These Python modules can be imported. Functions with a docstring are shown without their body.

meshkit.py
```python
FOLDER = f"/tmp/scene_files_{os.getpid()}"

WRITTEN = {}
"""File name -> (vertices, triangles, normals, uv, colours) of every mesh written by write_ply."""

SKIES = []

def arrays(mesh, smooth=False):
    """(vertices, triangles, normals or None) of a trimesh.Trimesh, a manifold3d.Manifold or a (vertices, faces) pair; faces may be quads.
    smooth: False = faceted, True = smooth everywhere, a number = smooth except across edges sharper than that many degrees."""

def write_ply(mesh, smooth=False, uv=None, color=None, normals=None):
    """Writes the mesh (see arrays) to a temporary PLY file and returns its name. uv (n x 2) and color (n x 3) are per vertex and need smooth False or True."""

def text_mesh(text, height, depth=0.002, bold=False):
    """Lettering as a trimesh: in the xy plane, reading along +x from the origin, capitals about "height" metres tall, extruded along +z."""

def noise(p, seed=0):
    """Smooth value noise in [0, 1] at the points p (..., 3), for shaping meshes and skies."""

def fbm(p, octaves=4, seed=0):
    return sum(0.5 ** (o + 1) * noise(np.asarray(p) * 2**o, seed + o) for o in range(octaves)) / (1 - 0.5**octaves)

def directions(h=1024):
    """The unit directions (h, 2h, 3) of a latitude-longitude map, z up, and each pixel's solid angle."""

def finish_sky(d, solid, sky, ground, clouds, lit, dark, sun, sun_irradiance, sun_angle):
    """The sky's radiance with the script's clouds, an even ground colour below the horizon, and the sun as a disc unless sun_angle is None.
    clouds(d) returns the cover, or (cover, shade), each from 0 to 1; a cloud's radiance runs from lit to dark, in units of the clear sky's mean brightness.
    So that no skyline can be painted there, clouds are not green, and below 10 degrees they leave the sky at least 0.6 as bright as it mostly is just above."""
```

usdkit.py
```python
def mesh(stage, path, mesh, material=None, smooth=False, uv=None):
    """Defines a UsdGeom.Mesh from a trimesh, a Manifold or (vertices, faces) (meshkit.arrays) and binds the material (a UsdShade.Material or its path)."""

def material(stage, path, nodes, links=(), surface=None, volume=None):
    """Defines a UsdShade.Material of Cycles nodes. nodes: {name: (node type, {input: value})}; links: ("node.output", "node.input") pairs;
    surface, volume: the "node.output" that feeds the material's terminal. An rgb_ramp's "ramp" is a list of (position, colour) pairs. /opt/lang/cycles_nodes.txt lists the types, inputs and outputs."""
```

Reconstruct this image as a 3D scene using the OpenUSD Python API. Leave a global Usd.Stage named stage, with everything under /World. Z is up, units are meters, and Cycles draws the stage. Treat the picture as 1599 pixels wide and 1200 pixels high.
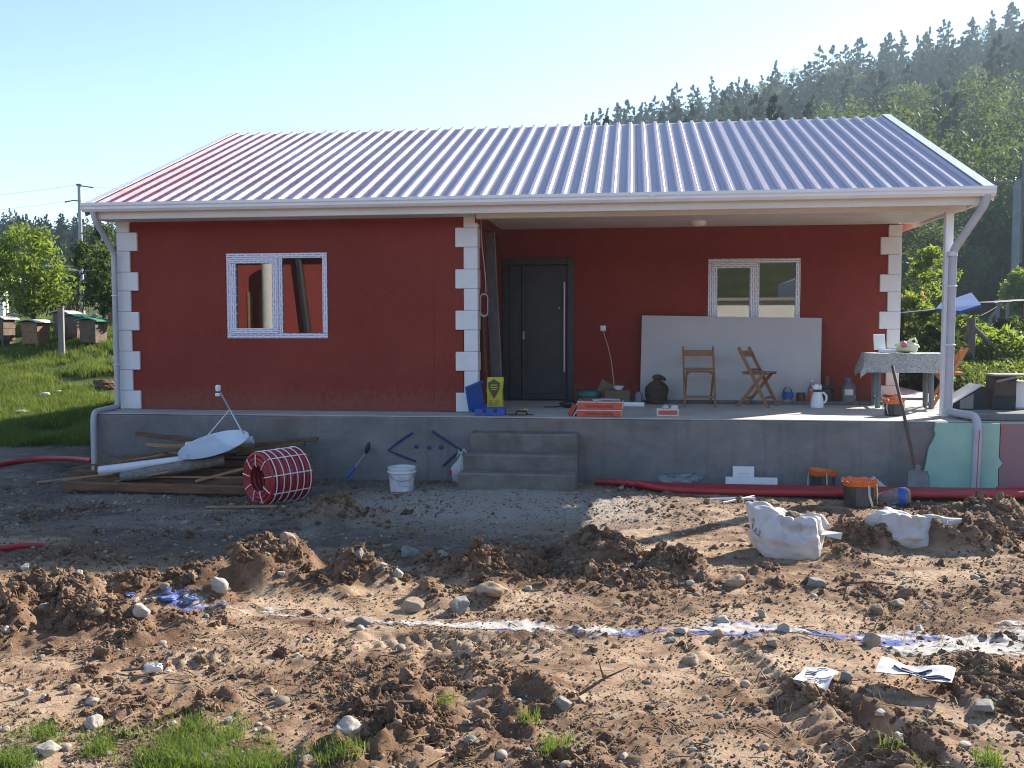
import math, random, numpy as np, trimesh, usdkit, meshkit
import manifold3d as m3
from shapely.geometry import Polygon
from pxr import Usd, UsdGeom, UsdLux, UsdShade, Gf, Sdf, Vt

stage = Usd.Stage.CreateInMemory()
UsdGeom.SetStageUpAxis(stage, 'Z')
UsdGeom.Xform.Define(stage, '/World')
UsdGeom.Scope.Define(stage, '/World/Looks')
PI = math.pi

# ---------------------------------------------------------------- camera
F_PX, PITCH, YAW, ROLL = 1494.65, 0.058819, 0.123556, -0.00175
EYE = np.array([6.69594, -11.96997, 1.0721])          # z = 0 is the top of the porch slab
FW = np.array([-math.sin(YAW) * math.cos(PITCH), math.cos(YAW) * math.cos(PITCH), -math.sin(PITCH)])
_r = np.array([math.cos(YAW), math.sin(YAW), 0.0]); _u = np.cross(_r, FW)
RT = math.cos(ROLL) * _r + math.sin(ROLL) * _u
UP = -math.sin(ROLL) * _r + math.cos(ROLL) * _u
cam = UsdGeom.Camera.Define(stage, '/World/camera')
cam.CreateHorizontalApertureAttr(36.0); cam.CreateVerticalApertureAttr(27.0)
cam.CreateFocalLengthAttr(36.0 * F_PX / 1600)
cam.CreateClippingRangeAttr(Gf.Vec2f(0.1, 5000))
cam.AddTransformOp().Set(Gf.Matrix4d(*[float(x) for row in ((*RT, 0), (*UP, 0), (*(-FW), 0), (*EYE, 1)) for x in row]))
cam.CreateExposureAttr(1.62)

# ---------------------------------------------------------------- sky and sun
SUN = np.array([4.55, 4.6, 3.35]); SUN /= np.linalg.norm(SUN)
sky = UsdLux.DomeLight.Define(stage, '/World/sky')
skym = usdkit.material(stage, '/World/Looks/sky', {
    'tex': ('sky_texture', {'sky_type': 'single_scattering', 'sun_disc': False, 'sun_elevation': math.asin(SUN[2]),
                            'sun_rotation': math.atan2(SUN[0], SUN[1]), 'altitude': 300.0, 'air_density': 1.0, 'aerosol_density': 0.15, 'ozone_density': 1.5}),
    'bg': ('background_shader', {'strength': 0.085})}, [('tex.color', 'bg.color')])
skym.CreateSurfaceOutput('cycles').ConnectToSource(UsdShade.Shader.Get(stage, '/World/Looks/sky/bg').CreateOutput('background', Sdf.ValueTypeNames.Token))
UsdShade.MaterialBindingAPI.Apply(sky.GetPrim()).Bind(skym)
sky.GetPrim().SetCustomDataByKey('kind', 'structure'); sky.GetPrim().SetCustomDataByKey('label', 'clear pale blue sky brightening to white towards the right')
sky.GetPrim().SetCustomDataByKey('category', 'sky')
sun = UsdLux.DistantLight.Define(stage, '/World/sun')
sun.CreateIntensityAttr(1.25); sun.CreateAngleAttr(0.5); sun.CreateColorAttr(Gf.Vec3f(1.0, 0.91, 0.79))
sun.CreateNormalizeAttr(True)
_x = np.cross([0, 0, 1], SUN); _x /= np.linalg.norm(_x); _y = np.cross(SUN, _x)
sun.AddTransformOp().Set(Gf.Matrix4d(*[float(x) for row in ((*_x, 0), (*_y, 0), (*SUN, 0), (0, 0, 0, 1)) for x in row]))

# ---------------------------------------------------------------- helpers: prims
used = {}
def numbered(parent, name):
    k = (parent, name); n = used.get(k, -1) + 1; used[k] = n
    return f'{parent}/{name}' if n == 0 else f'{parent}/{name}_{n:03d}'

def tag(prim, label=None, cat=None, group=None, kind=None):
    for k, v in (('label', label), ('category', cat), ('group', group), ('kind', kind)):
        if v: prim.SetCustomDataByKey(k, v)
    return prim

class T:
    """A thing: an Xform at its base; part() adds a child mesh in the thing's own coordinates (or world ones with world=True)."""
    def __init__(s, name, label=None, cat=None, loc=(0, 0, 0), rot=(0, 0, 0), scale=1.0, group=None, kind=None, src=None):
        s.path = numbered('/World', name); s.name = name
        x = UsdGeom.Xform.Define(stage, s.path); s.prim = x.GetPrim()
        if np.ndim(rot) == 0: rot = (0, 0, rot)
        if src is not None:
            s.prim.GetReferences().AddInternalReference(src.path); s.prim.SetInstanceable(True)
        s.loc = np.array(loc, float)
        s.xform(x, loc, rot, scale)
        tag(s.prim, label, cat, group, kind)
    def xform(s, x, loc, rot, scale):
        sc = (scale,) * 3 if np.ndim(scale) == 0 else scale
        UsdGeom.XformCommonAPI(x).SetXformVectors(Gf.Vec3d(*map(float, loc)), Gf.Vec3f(*[math.degrees(a) for a in rot]), Gf.Vec3f(*map(float, sc)), Gf.Vec3f(0), UsdGeom.XformCommonAPI.RotationOrderXYZ, Usd.TimeCode.Default())
    def part(s, name, mesh, m, smooth=False, label=None, under=None, world=False, kind=None):
        p = numbered(under or s.path, name)
        v, f = vf(mesh)
        if world: v = v - s.loc
        d = usdkit.mesh(stage, p, trimesh.Trimesh(v, f, process=False), m, smooth=smooth)
        tag(d.GetPrim(), label, kind=kind)
        return p

def vf(mesh):
    if hasattr(mesh, 'to_mesh'):
        q = mesh.to_mesh(); return np.array(q.vert_properties[:, :3], float), np.array(q.tri_verts)
    if isinstance(mesh, tuple):
        v, f = np.asarray(mesh[0], float), np.asarray(mesh[1], int)
        if f.shape[1] == 4: f = np.vstack([f[:, [0, 1, 2]], f[:, [0, 2, 3]]])
        return v, f
    return np.array(mesh.vertices), np.array(mesh.faces)

def single(name, mesh, m, label, cat, smooth=False, group=None, kind=None, loc=None):
    """A thing that is one mesh (given in world coordinates), directly under /World."""
    v, f = vf(mesh)
    if loc is None:
        loc = np.array([*v[:, :2].mean(0), v[:, 2].min()])
    p = numbered('/World', name)
    d = usdkit.mesh(stage, p, trimesh.Trimesh(v - loc, f, process=False), m, smooth=smooth)
    UsdGeom.XformCommonAPI(d).SetTranslate(Gf.Vec3d(*map(float, loc)))
    tag(d.GetPrim(), label, cat, group, kind)
    return d

# ---------------------------------------------------------------- helpers: meshes
def box(x0, x1, y0, y1, z0, z1, b=0.004):
    lo, hi = np.array([x0, y0, z0], float), np.array([x1, y1, z1], float)
    b = min(b, 0.3 * float((hi - lo).min()))
    if b <= 0:
        m = trimesh.creation.box(bounds=[lo, hi]); return m
    pts = []
    for k in range(3):
        d = np.full(3, b); d[k] = 0
        for s in np.ndindex(2, 2, 2):
            c = np.where(np.array(s) == 1, hi, lo); sg = np.where(np.array(s) == 1, -1, 1)
            pts.append(c + sg * d)
    return trimesh.convex.convex_hull(np.array(pts))

def xf(m, loc=(0, 0, 0), rot=(0, 0, 0), scale=1):
    v, f = vf(m)
    a, b_, c = rot if np.ndim(rot) else (0, 0, rot)
    R = trimesh.transformations.euler_matrix(a, b_, c)[:3, :3]
    return trimesh.Trimesh((v * scale) @ R.T + np.array(loc), f, process=False)

def cat(*ms):
    ms = ms[0] if len(ms) == 1 and isinstance(ms[0], (list, tuple)) else ms
    V, Fs, n = [], [], 0
    for m in ms:
        v, f = vf(m); V.append(v); Fs.append(f + n); n += len(v)
    return trimesh.Trimesh(np.vstack(V), np.vstack(Fs), process=False)

def tube(pts, r, n=8, closed=False, caps=True):
    p = np.asarray(pts, float); k = len(p)
    t = np.zeros_like(p)
    if closed: t = np.roll(p, -1, 0) - np.roll(p, 1, 0)
    else:
        t[1:-1] = p[2:] - p[:-2]; t[0] = p[1] - p[0]; t[-1] = p[-1] - p[-2]
    t /= np.linalg.norm(t, axis=1, keepdims=True) + 1e-12
    a = np.cross(t[0], [0, 0, 1.0] if abs(t[0, 2]) < .9 else [1.0, 0, 0]); a /= np.linalg.norm(a)
    rr = np.broadcast_to(r, (k,)); V = []; ang = np.arange(n) * 2 * PI / n + PI / n
    for i in range(k):
        a = a - t[i] * (a @ t[i]); a /= np.linalg.norm(a); b = np.cross(t[i], a)
        V.append(p[i] + rr[i] * (np.cos(ang)[:, None] * a + np.sin(ang)[:, None] * b))
    V = np.vstack(V); Fs = []
    for i in range(k if closed else k - 1):
        j = (i + 1) % k
        for q in range(n):
            q2 = (q + 1) % n
            Fs += [[i * n + q, i * n + q2, j * n + q2], [i * n + q, j * n + q2, j * n + q]]
    if caps and not closed:
        V = np.vstack([V, p[0], p[-1]])
        for q in range(n):
            Fs += [[k * n, (q + 1) % n, q], [k * n + 1, (k - 1) * n + q, (k - 1) * n + (q + 1) % n]]
    return trimesh.Trimesh(V, np.array(Fs), process=False)

def bar(a, b, w, d=None, bev=0.002, up=(0, 0, 1)):
    """A rectangular bar from a to b, w wide and d thick."""
    a, b = np.array(a, float), np.array(b, float); d = d or w
    t = b - a; L = np.linalg.norm(t); t /= L
    s = np.cross(t, up)
    if np.linalg.norm(s) < 1e-6: s = np.cross(t, [0, 1, 0])
    s /= np.linalg.norm(s); q = np.cross(s, t)
    m = box(0, L, -w / 2, w / 2, -d / 2, d / 2, bev)
    return trimesh.Trimesh(a + m.vertices @ np.array([t, s, q]), m.faces, process=False)

def lathe(prof, n=24, loc=(0, 0, 0)):
    """Revolve (r, z) pairs about z."""
    V, Fs = [], []; ang = np.arange(n) * 2 * PI / n
    for r, z in prof: V.append(np.stack([r * np.cos(ang), r * np.sin(ang), np.full(n, z)], 1))
    V = np.vstack(V)
    for i in range(len(prof) - 1):
        for q in range(n):
            q2 = (q + 1) % n
            Fs += [[i * n + q, i * n + q2, (i + 1) * n + q2], [i * n + q, (i + 1) * n + q2, (i + 1) * n + q]]
    return trimesh.Trimesh(V + np.array(loc), np.array(Fs), process=False)

def extrude(poly, axis, a, b):
    """Polygon in the plane across axis ('x': points are (y, z); 'y': (x, z); 'z': (x, y)), from a to b."""
    P = poly if hasattr(poly, 'exterior') else Polygon(poly)
    m = trimesh.creation.extrude_polygon(P, b - a, engine='earcut'); v = np.array(m.vertices); f = np.array(m.faces)
    if axis == 'x': v = np.stack([v[:, 2] + a, v[:, 0], v[:, 1]], 1)
    elif axis == 'y': v = np.stack([v[:, 0], v[:, 2] + a, v[:, 1]], 1); f = f[:, ::-1]
    else: v = v + [0, 0, a]
    return trimesh.Trimesh(v, f, process=False)

def blob(sub, rad, amp, freq, seed, flat=0.0, cuts=0):
    m = trimesh.creation.icosphere(subdivisions=sub, radius=1.0); v = np.array(m.vertices); rs = np.random.RandomState(seed)
    for _ in range(cuts):
        d = rs.normal(size=3); d /= np.linalg.norm(d); h = rs.uniform(.55, .9); q = v @ d
        v = v - np.maximum(q - h, 0)[:, None] * d * .92
    v = v * (1 + amp * (meshkit.fbm(v * freq + seed * 7.3, 3, seed) * 2 - 1))[:, None]
    if flat: v[:, 2] = np.maximum(v[:, 2], -flat)
    return trimesh.Trimesh(v * np.array(rad), m.faces, process=False)

def mf(m):
    v, f = vf(m)
    t = trimesh.Trimesh(v, f, process=True); t.merge_vertices()
    return m3.Manifold(m3.Mesh(np.asarray(t.vertices, np.float32), np.asarray(t.faces, np.uint32)))

def smoothstep(a, b, x):
    t = np.clip((np.asarray(x, float) - a) / (b - a), 0, 1); return t * t * (3 - 2 * t)

# ---------------------------------------------------------------- helpers: materials
mats = {}
# noise-mixed principled material
def mat(name, col, rough=.6, col2=None, scale=5, detail=5, lo=.35, hi=.65, bump=0, bscale=40, bdist=.01, metallic=0, spec=.5, coat=0, stretch=(1, 1, 1), transl=0, distort=0, alpha=None, trans=0, ior=1.5, rand=0, sheen=0):
    if name in mats: return mats[name]
    n = {'geo': ('geometry', {}), 'p': ('principled_bsdf', {'base_color': col, 'roughness': rough, 'metallic': metallic, 'specular_ior_level': spec, 'coat_weight': coat, 'ior': ior, 'transmission_weight': trans, 'sheen_weight': sheen})}
    L = []
    out = 'p.BSDF'; csrc = None
    if col2 is not None or bump:
        n['map'] = ('mapping', {'scale': stretch}); L.append(('geo.position', 'map.vector'))
    if col2 is not None:
        n['no'] = ('noise_texture', {'scale': scale, 'detail': detail, 'roughness': .6, 'distortion': distort})
        n['ra'] = ('rgb_ramp', {'ramp': [(lo, col), (hi, col2)]})
        L += [('map.vector', 'no.vector'), ('no.fac', 'ra.fac')]; csrc = 'ra.color'
    if rand:
        n['oi'] = ('object_info', {}); n['mr'] = ('map_range', {'from_min': 0, 'from_max': 1, 'to_min': 1 - rand, 'to_max': 1 + rand})
        n['hv'] = ('hsv', {'color': col}); L += [('oi.random', 'mr.value'), ('mr.result', 'hv.value')]
        if csrc: L.append((csrc, 'hv.color'))
        csrc = 'hv.color'
    if csrc: L.append((csrc, 'p.base_color'))
    if bump:
        n['bn'] = ('noise_texture', {'scale': bscale, 'detail': 5, 'roughness': .65}); n['bu'] = ('bump', {'strength': bump, 'distance': bdist})
        L += [('map.vector', 'bn.vector'), ('bn.fac', 'bu.height'), ('bu.normal', 'p.normal')]
    if transl:
        n['tr'] = ('translucent_bsdf', {'color': tuple(min(1, c * t) for c, t in zip(col2 or col, (1.5, 1.6, .7)))}); n['mx'] = ('mix_closure', {'fac': transl})
        L += [('p.BSDF', 'mx.closure1'), ('tr.BSDF', 'mx.closure2')]; out = 'mx.closure'
    mats[name] = usdkit.material(stage, '/World/Looks/' + name, n, L, surface=out)
    return mats[name]
# ================================================================ terrain
# mounds: x, y, radius x, radius y, height, angle
MOUNDS = []
def ray(px, py):
    return FW + (px - 800) / F_PX * RT + (600 - py) / F_PX * UP
def on_plane(px, py, z):
    d = ray(px, py); t = (z - EYE[2]) / d[2]; return EYE + t * d
def on_y(px, py, y):
    d = ray(px, py); t = (y - EYE[1]) / d[1]; return EYE + t * d

def base_h(x, y):
    x, y = np.asarray(x, float), np.asarray(y, float)
    front = -0.78 + 0.07 * np.exp(-((x - 5.4) ** 2 / 4 + (y + 1.8) ** 2 / 2))
    left = -0.72 + 1.88 * smoothstep(.8, 12, y) + .3 * smoothstep(12, 40, y)
    right = -0.78 + .72 * smoothstep(-.55, .5, y) + .75 * smoothstep(.8, 13, y) + .55 * smoothstep(12, 40, y)
    mid = -0.9 + 1.5 * smoothstep(7.2, 12, y) + .5 * smoothstep(13, 40, y)
    wl, wr = 1 - smoothstep(-1.2, -.15, x), smoothstep(11.3, 12.2, x)
    back = left * wl + right * wr + mid * (1 - wl) * (1 - wr)
    wy = smoothstep(-1.0, .6, y)
    wy = np.where((x > -.6) & (x < 11.5), wy, smoothstep(-1.5, 0.0, y))
    far = 4 * smoothstep(60, 240, np.hypot(x - 6, y))
    return front * (1 - wy) + back * wy + far

for px, py, w, hgt, ry, ang in [  # image foot, width in pixels, height in metres, depth radius, turn
        (40, 980, 200, .30, .5, .1), (130, 968, 180, .26, .5, .1), (220, 945, 180, .24, .45, 0), (310, 930, 180, .26, .45, 0), (395, 915, 150, .28, .4, 0), (465, 905, 160, .27, .42, 0), (545, 912, 130, .24, .32, .2), (430, 905, 110, .2, .3, 0),
        (750, 905, 150, .20, .5, 0), (690, 890, 80, .14, .4, 0), (960, 880, 160, .19, .45, 0), (1060, 895, 170, .16, .4, .1), (930, 905, 90, .1, .3, 0),
        (515, 825, 120, .2, .35, 0), (1340, 860, 120, .16, .5, 0), (1500, 850, 190, .2, .6, 0), (1570, 830, 120, .2, .6, 0), (1180, 905, 200, .07, .4, 0),
        (330, 1110, 60, .05, .2, 0), (620, 1120, 140, .07, .3, 0), (560, 1170, 100, .06, .2, 0), (820, 1110, 80, .09, .3, 0), (1290, 1095, 110, .08, .25, 0), (1430, 1170, 160, .1, .35, -.6), (1230, 835, 120, .05, .4, 0), (1530, 1060, 150, .07, .4, 0)]:
    c = on_plane(px, py - 10, -.76); dist = (c - EYE) @ FW
    MOUNDS.append((c[0], c[1], w / 2 / F_PX * dist * 1.35, ry * 1.25, hgt, ang))
MOUNDS = np.array(MOUNDS)
TRACKS = [[on_plane(*p, -.78) for p in q] for q in (((1130, 1010), (1235, 1100), (1390, 1230)), ((-60, 1110), (250, 1045), (620, 1000), (900, 1002)), ((640, 1230), (700, 1120), (690, 1010)))]
RUT = [on_plane(*p, -.78) for p in ((1305, 1085), (1385, 1140), (1480, 1210))]
HOLE = on_plane(815, 1125, -.78)

def seg_dist(x, y, P):
    best, side = np.full(np.shape(x), 1e9), np.zeros(np.shape(x))
    for a, b in zip(P[:-1], P[1:]):
        ax, ay, bx, by = a[0], a[1], b[0], b[1]; L2 = (bx - ax) ** 2 + (by - ay) ** 2
        t = np.clip(((x - ax) * (bx - ax) + (y - ay) * (by - ay)) / L2, 0, 1)
        d = np.hypot(x - ax - t * (bx - ax), y - ay - t * (by - ay))
        s = np.sign((bx - ax) * (y - ay) - (by - ay) * (x - ax))
        side = np.where(d < best, s, side); best = np.minimum(best, d)
    return best, side

def masks(x, y):
    """mound: how much turned soil; work: the building plot (bare earth) against the meadow."""
    m = np.zeros(np.shape(x)); hm = np.zeros(np.shape(x))
    wob = (meshkit.fbm(np.stack([x * 1.7, y * 1.7, 0 * x], -1), 3, 5) - .5) * 2.1
    for cx, cy, rx, ry, hh, an in MOUNDS:
        dx, dy = x - cx, y - cy; c, s = math.cos(an), math.sin(an)
        q = np.hypot((c * dx + s * dy) / rx, (-s * dx + c * dy) / ry) + wob
        w = np.clip(1.15 - q, 0, 1) ** 1.3
        hm = np.maximum(hm, hh * w); m = np.maximum(m, w)
    return m, hm

def plot_mask(x, y):
    n = (meshkit.fbm(np.stack([x * .8, y * .8, 0 * x], -1), 3, 9) - .5) * 1.4
    a = smoothstep(1.9, 1.3, y + n * .7)                                   # in front of the meadow
    return np.where(x > 11.4, smoothstep(.4, 0, y), a)

def rough_h(x, y):
    x, y = np.asarray(x, float), np.asarray(y, float)
    m, hm = masks(x, y)
    z = base_h(x, y) + hm
    d, side = seg_dist(x, y, RUT)
    z = z - .10 * (1 - smoothstep(.03, .16, d)) + .03 * np.exp(-((d - .22) / .08) ** 2) * (side < 0)
    z = z - .07 * np.exp(-(((x - HOLE[0]) / .16) ** 2 + ((y - HOLE[1]) / .2) ** 2))
    return z, m

def ground_h(x, y):
    x, y = np.asarray(x, float), np.asarray(y, float)
    z, m = rough_h(x, y)
    p = np.stack([x, y, 0 * x], -1)
    w = plot_mask(x, y)
    clump = meshkit.fbm(p * 5.5, 4, 21)
    fine = meshkit.fbm(p * 19, 3, 31)
    patch = smoothstep(.42, .62, meshkit.fbm(p * .9 + 3, 3, 41))            # patches of turned earth between trodden ones
    rgh = np.clip(m * 1.4 + .45 * patch, .15, 1.5)
    near = np.where((np.hypot(x - 6, y + 3) < 16), 1, 0)
    billow = np.abs(clump - .5) * 2
    for tr in TRACKS:
        dt, sd_ = seg_dist(x, y, tr); e_ = tr[-1] - tr[0]; e_ = e_ / np.hypot(e_[0], e_[1]); sl = x * e_[0] + y * e_[1]; band = (1 - smoothstep(.09, .15, dt)) * smoothstep(.35, .55, meshkit.fbm(p * 1.3 + 9, 2, 66))
        z = z - band * (.022 + .013 * np.sin(2 * PI * sl / .085 + 9 * dt * sd_)) + .014 * np.exp(-((dt - .17) / .04) ** 2); rgh = rgh * (1 - .6 * band)
    z = z + near * w * rgh * ((.09 * (billow - .35)) + .055 * (fine - .5)) + near * w * np.clip(rgh, 0, 1) * .028 * (meshkit.fbm(p * 46, 2, 33) - .5) + near * w * .012 * (fine - .5) + .05 * (meshkit.fbm(p * .55, 3, 51) - .5) * near
    return z

def ground_at(px, py):
    """Where the line of sight through a photo pixel meets the ground."""
    d = ray(px, py); t = np.linspace(2.5, 60, 4000); P = EYE + t[:, None] * d
    z, _ = rough_h(P[:, 0], P[:, 1]); i = np.argmax(P[:, 2] < z)
    p = P[i]; p[2] = float(ground_h(p[:1], p[1:2])[0]); return p
def gz(x, y): return float(ground_h(np.array([x], float), np.array([y], float))[0])

def axis(parts):
    return np.unique(np.concatenate([np.arange(a, b, s) for a, b, s in parts]))
gx = np.concatenate([-np.geomspace(410, 12, 24), axis([(-11, -4, .25), (-4, -1, .05), (-1, 12, .02), (12, 14, .06), (14, 30, .35)]), np.geomspace(31, 410, 20)])
gy = np.concatenate([-np.geomspace(410, 13, 16), axis([(-12.4, -9, .12), (-9, -6.2, .0165), (-6.2, -3.5, .022), (-3.5, -.3, .032), (-.3, 3, .1), (3, 30, .4)]), np.geomspace(31, 410, 20)])
GX, GY = np.meshgrid(gx, gy)
GZ = ground_h(GX, GY)
nx, ny = len(gx), len(gy)
ii = (np.arange(ny - 1)[:, None] * nx + np.arange(nx - 1)[None]).ravel()
GF = np.stack([ii, ii + 1, ii + nx + 1, ii + nx], 1)
GV = np.stack([GX, GY, GZ], -1).reshape(-1, 3)
# colours that belong to the ground itself: r = pale trodden dust, g = grey gravel and cement, b = meadow soil
gm, _ = masks(GX, GY)
p3 = np.stack([GX, GY, 0 * GX], -1)
patch = smoothstep(.42, .62, meshkit.fbm(p3 * .9 + 3, 3, 41))
trk = np.max([1 - smoothstep(.1, .35, seg_dist(GX, GY, t_)[0]) for t_ in TRACKS], axis=0)
dust = np.clip(np.maximum((1 - .75 * patch) * .95, trk * .95) * (1 - gm * 1.6) * smoothstep(.33, .56, .5 * meshkit.fbm(p3 * [1.5, 3.2, 1], 4, 61) + .5 * meshkit.fbm(p3 * [5, 9, 1], 4, 62) + .05 * trk), 0, 1)
gpad = np.exp(-(((GX - 5.2) / 1.9) ** 2 + ((GY + 2.3) / 1.25) ** 2) ** 1.5)
grey = np.clip(np.maximum(gpad * 1.2, smoothstep(-5.2, -3.9, GY + (meshkit.fbm(p3 * .7, 3, 71) - .5) * 2) * smoothstep(6.6, 5.4, GX) * .75) * (1 - gm), 0, 1)
meadow = 1 - plot_mask(GX, GY)
dust = np.where(gpad > .25, np.maximum(dust * .3, np.clip(gpad * 1.1, 0, 1)), np.where(grey > .3, dust * .35, dust))
zone = np.stack([dust, grey, meadow], -1).reshape(-1, 3)
gmat = usdkit.material(stage, '/World/Looks/soil', {
    'geo': ('geometry', {}), 'at': ('attribute', {'attribute': 'zone'}), 'se': ('separate_color', {'color_type': 'rgb'}),
    'n1': ('noise_texture', {'scale': 3.0, 'detail': 8.0, 'roughness': .68}), 'n2': ('noise_texture', {'scale': 45.0, 'detail': 6.0, 'roughness': .7}), 'n3': ('noise_texture', {'scale': .9, 'detail': 4.0}),
    'dark': ('rgb_ramp', {'ramp': [(.3, (.098, .056, .036)), (.5, (.185, .112, .070)), (.7, (.275, .178, .115))]}),
    'pale': ('rgb_ramp', {'ramp': [(.3, (.27, .175, .112)), (.5, (.39, .275, .185)), (.7, (.49, .37, .265))]}),
    'gr': ('rgb_ramp', {'ramp': [(.3, (.07, .066, .062)), (.5, (.115, .11, .104)), (.7, (.175, .168, .158))]}),
    'md': ('rgb_ramp', {'ramp': [(.35, (.05, .075, .02)), (.65, (.09, .12, .035))]}),
    'f1': ('math', {'math_type': 'multiply', 'value2': 1.0, 'use_clamp': True}),
    'm1': ('mix', {}), 'm2': ('mix', {}), 'm3': ('mix', {}), 'sp': ('mix', {'mix_type': 'overlay', 'fac': .45}),
    'vo': ('noise_texture', {'scale': 13.0, 'detail': 9.0, 'roughness': .8}), 'ad': ('math', {'math_type': 'multiply_add', 'value2': 1.6}), 'lg': ('mix', {'color2': (.36, .325, .285)}),
    'bu': ('bump', {'strength': .85, 'distance': .02}), 'p': ('principled_bsdf', {'roughness': .95, 'specular_ior_level': .15})},
    [('geo.position', 'n1.vector'), ('geo.position', 'n2.vector'), ('geo.position', 'vo.vector'), ('at.color', 'se.color'),
     ('n1.fac', 'dark.fac'), ('n1.fac', 'pale.fac'), ('n1.fac', 'gr.fac'), ('n1.fac', 'md.fac'), ('se.r', 'f1.value1'), ('f1.value', 'm1.fac'), ('dark.color', 'm1.color1'), ('pale.color', 'm1.color2'),
     ('se.g', 'm2.fac'), ('m1.color', 'm2.color1'), ('gr.color', 'lg.color1'), ('se.r', 'lg.fac'), ('lg.color', 'm2.color2'), ('se.b', 'm3.fac'), ('m2.color', 'm3.color1'), ('md.color', 'm3.color2'),
     ('m3.color', 'sp.color1'), ('n2.color', 'sp.color2'), ('sp.color', 'p.base_color'), ('n2.fac', 'ad.value3'), ('vo.fac', 'ad.value1'), ('ad.value', 'bu.height'), ('bu.normal', 'p.normal')], surface='p.BSDF')
g = usdkit.mesh(stage, '/World/ground', (GV, GF), gmat, smooth=True)
UsdGeom.PrimvarsAPI(g).CreatePrimvar('zone', Sdf.ValueTypeNames.Color3fArray, 'vertex').Set(Vt.Vec3fArray.FromNumpy(zone.astype(np.float32)))
tag(g.GetPrim(), 'churned brown earth and gravel of the building plot, meadow behind', 'ground', kind='structure')

# hills round the valley: right-hand hill rising to the right, lower one on the left
def ridge_h(th):
    """height of the ridge, th = bearing from +y towards +x in degrees."""
    return np.interp(th, [-180, -70, -38, -30, -20, -12, -6, -2, 1, 5, 9, 14, 19, 24, 40, 70, 180], [38, 30, 19, 19, 18, 21, 29, 39, 43, 46, 49, 52, 55, 60, 75, 60, 38])
def hill_z(x, y):
    dx, dy = x - 6.7, y + 12.0
    r, th = np.hypot(dx, dy), np.degrees(np.arctan2(dx, dy))
    t = np.clip((r - 62) / (235 - 62), 0, 1.6)
    prof = np.where(t < 1, t ** 1.15, 1 - .25 * (t - 1))
    n = meshkit.fbm(np.stack([x * .02, y * .02, 0 * x], -1), 3, 81) - .5
    return 1.0 + prof * ridge_h(th) + n * 8 * np.clip(t * 2, 0, 1) - 2.0 * (t <= 0)
th = np.radians(np.linspace(-180, 180, 289)); rr = np.linspace(58, 330, 60)
TH, RR = np.meshgrid(th, rr); HX, HY = 6.7 + RR * np.sin(TH), -12 + RR * np.cos(TH); HZ = hill_z(HX, HY)
n1 = len(th); ii = (np.arange(len(rr) - 1)[:, None] * n1 + np.arange(n1 - 1)[None]).ravel()
hm_ = mat('hill_soil', (.035, .05, .02), .95, (.08, .09, .035), scale=.15, spec=.1)
hd = usdkit.mesh(stage, '/World/hillside', (np.stack([HX, HY, HZ], -1).reshape(-1, 3), np.stack([ii, ii + n1, ii + n1 + 1, ii + 1], 1)), hm_, smooth=True)
tag(hd.GetPrim(), 'wooded hillside round the valley behind the house', 'hill', kind='structure')
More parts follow.
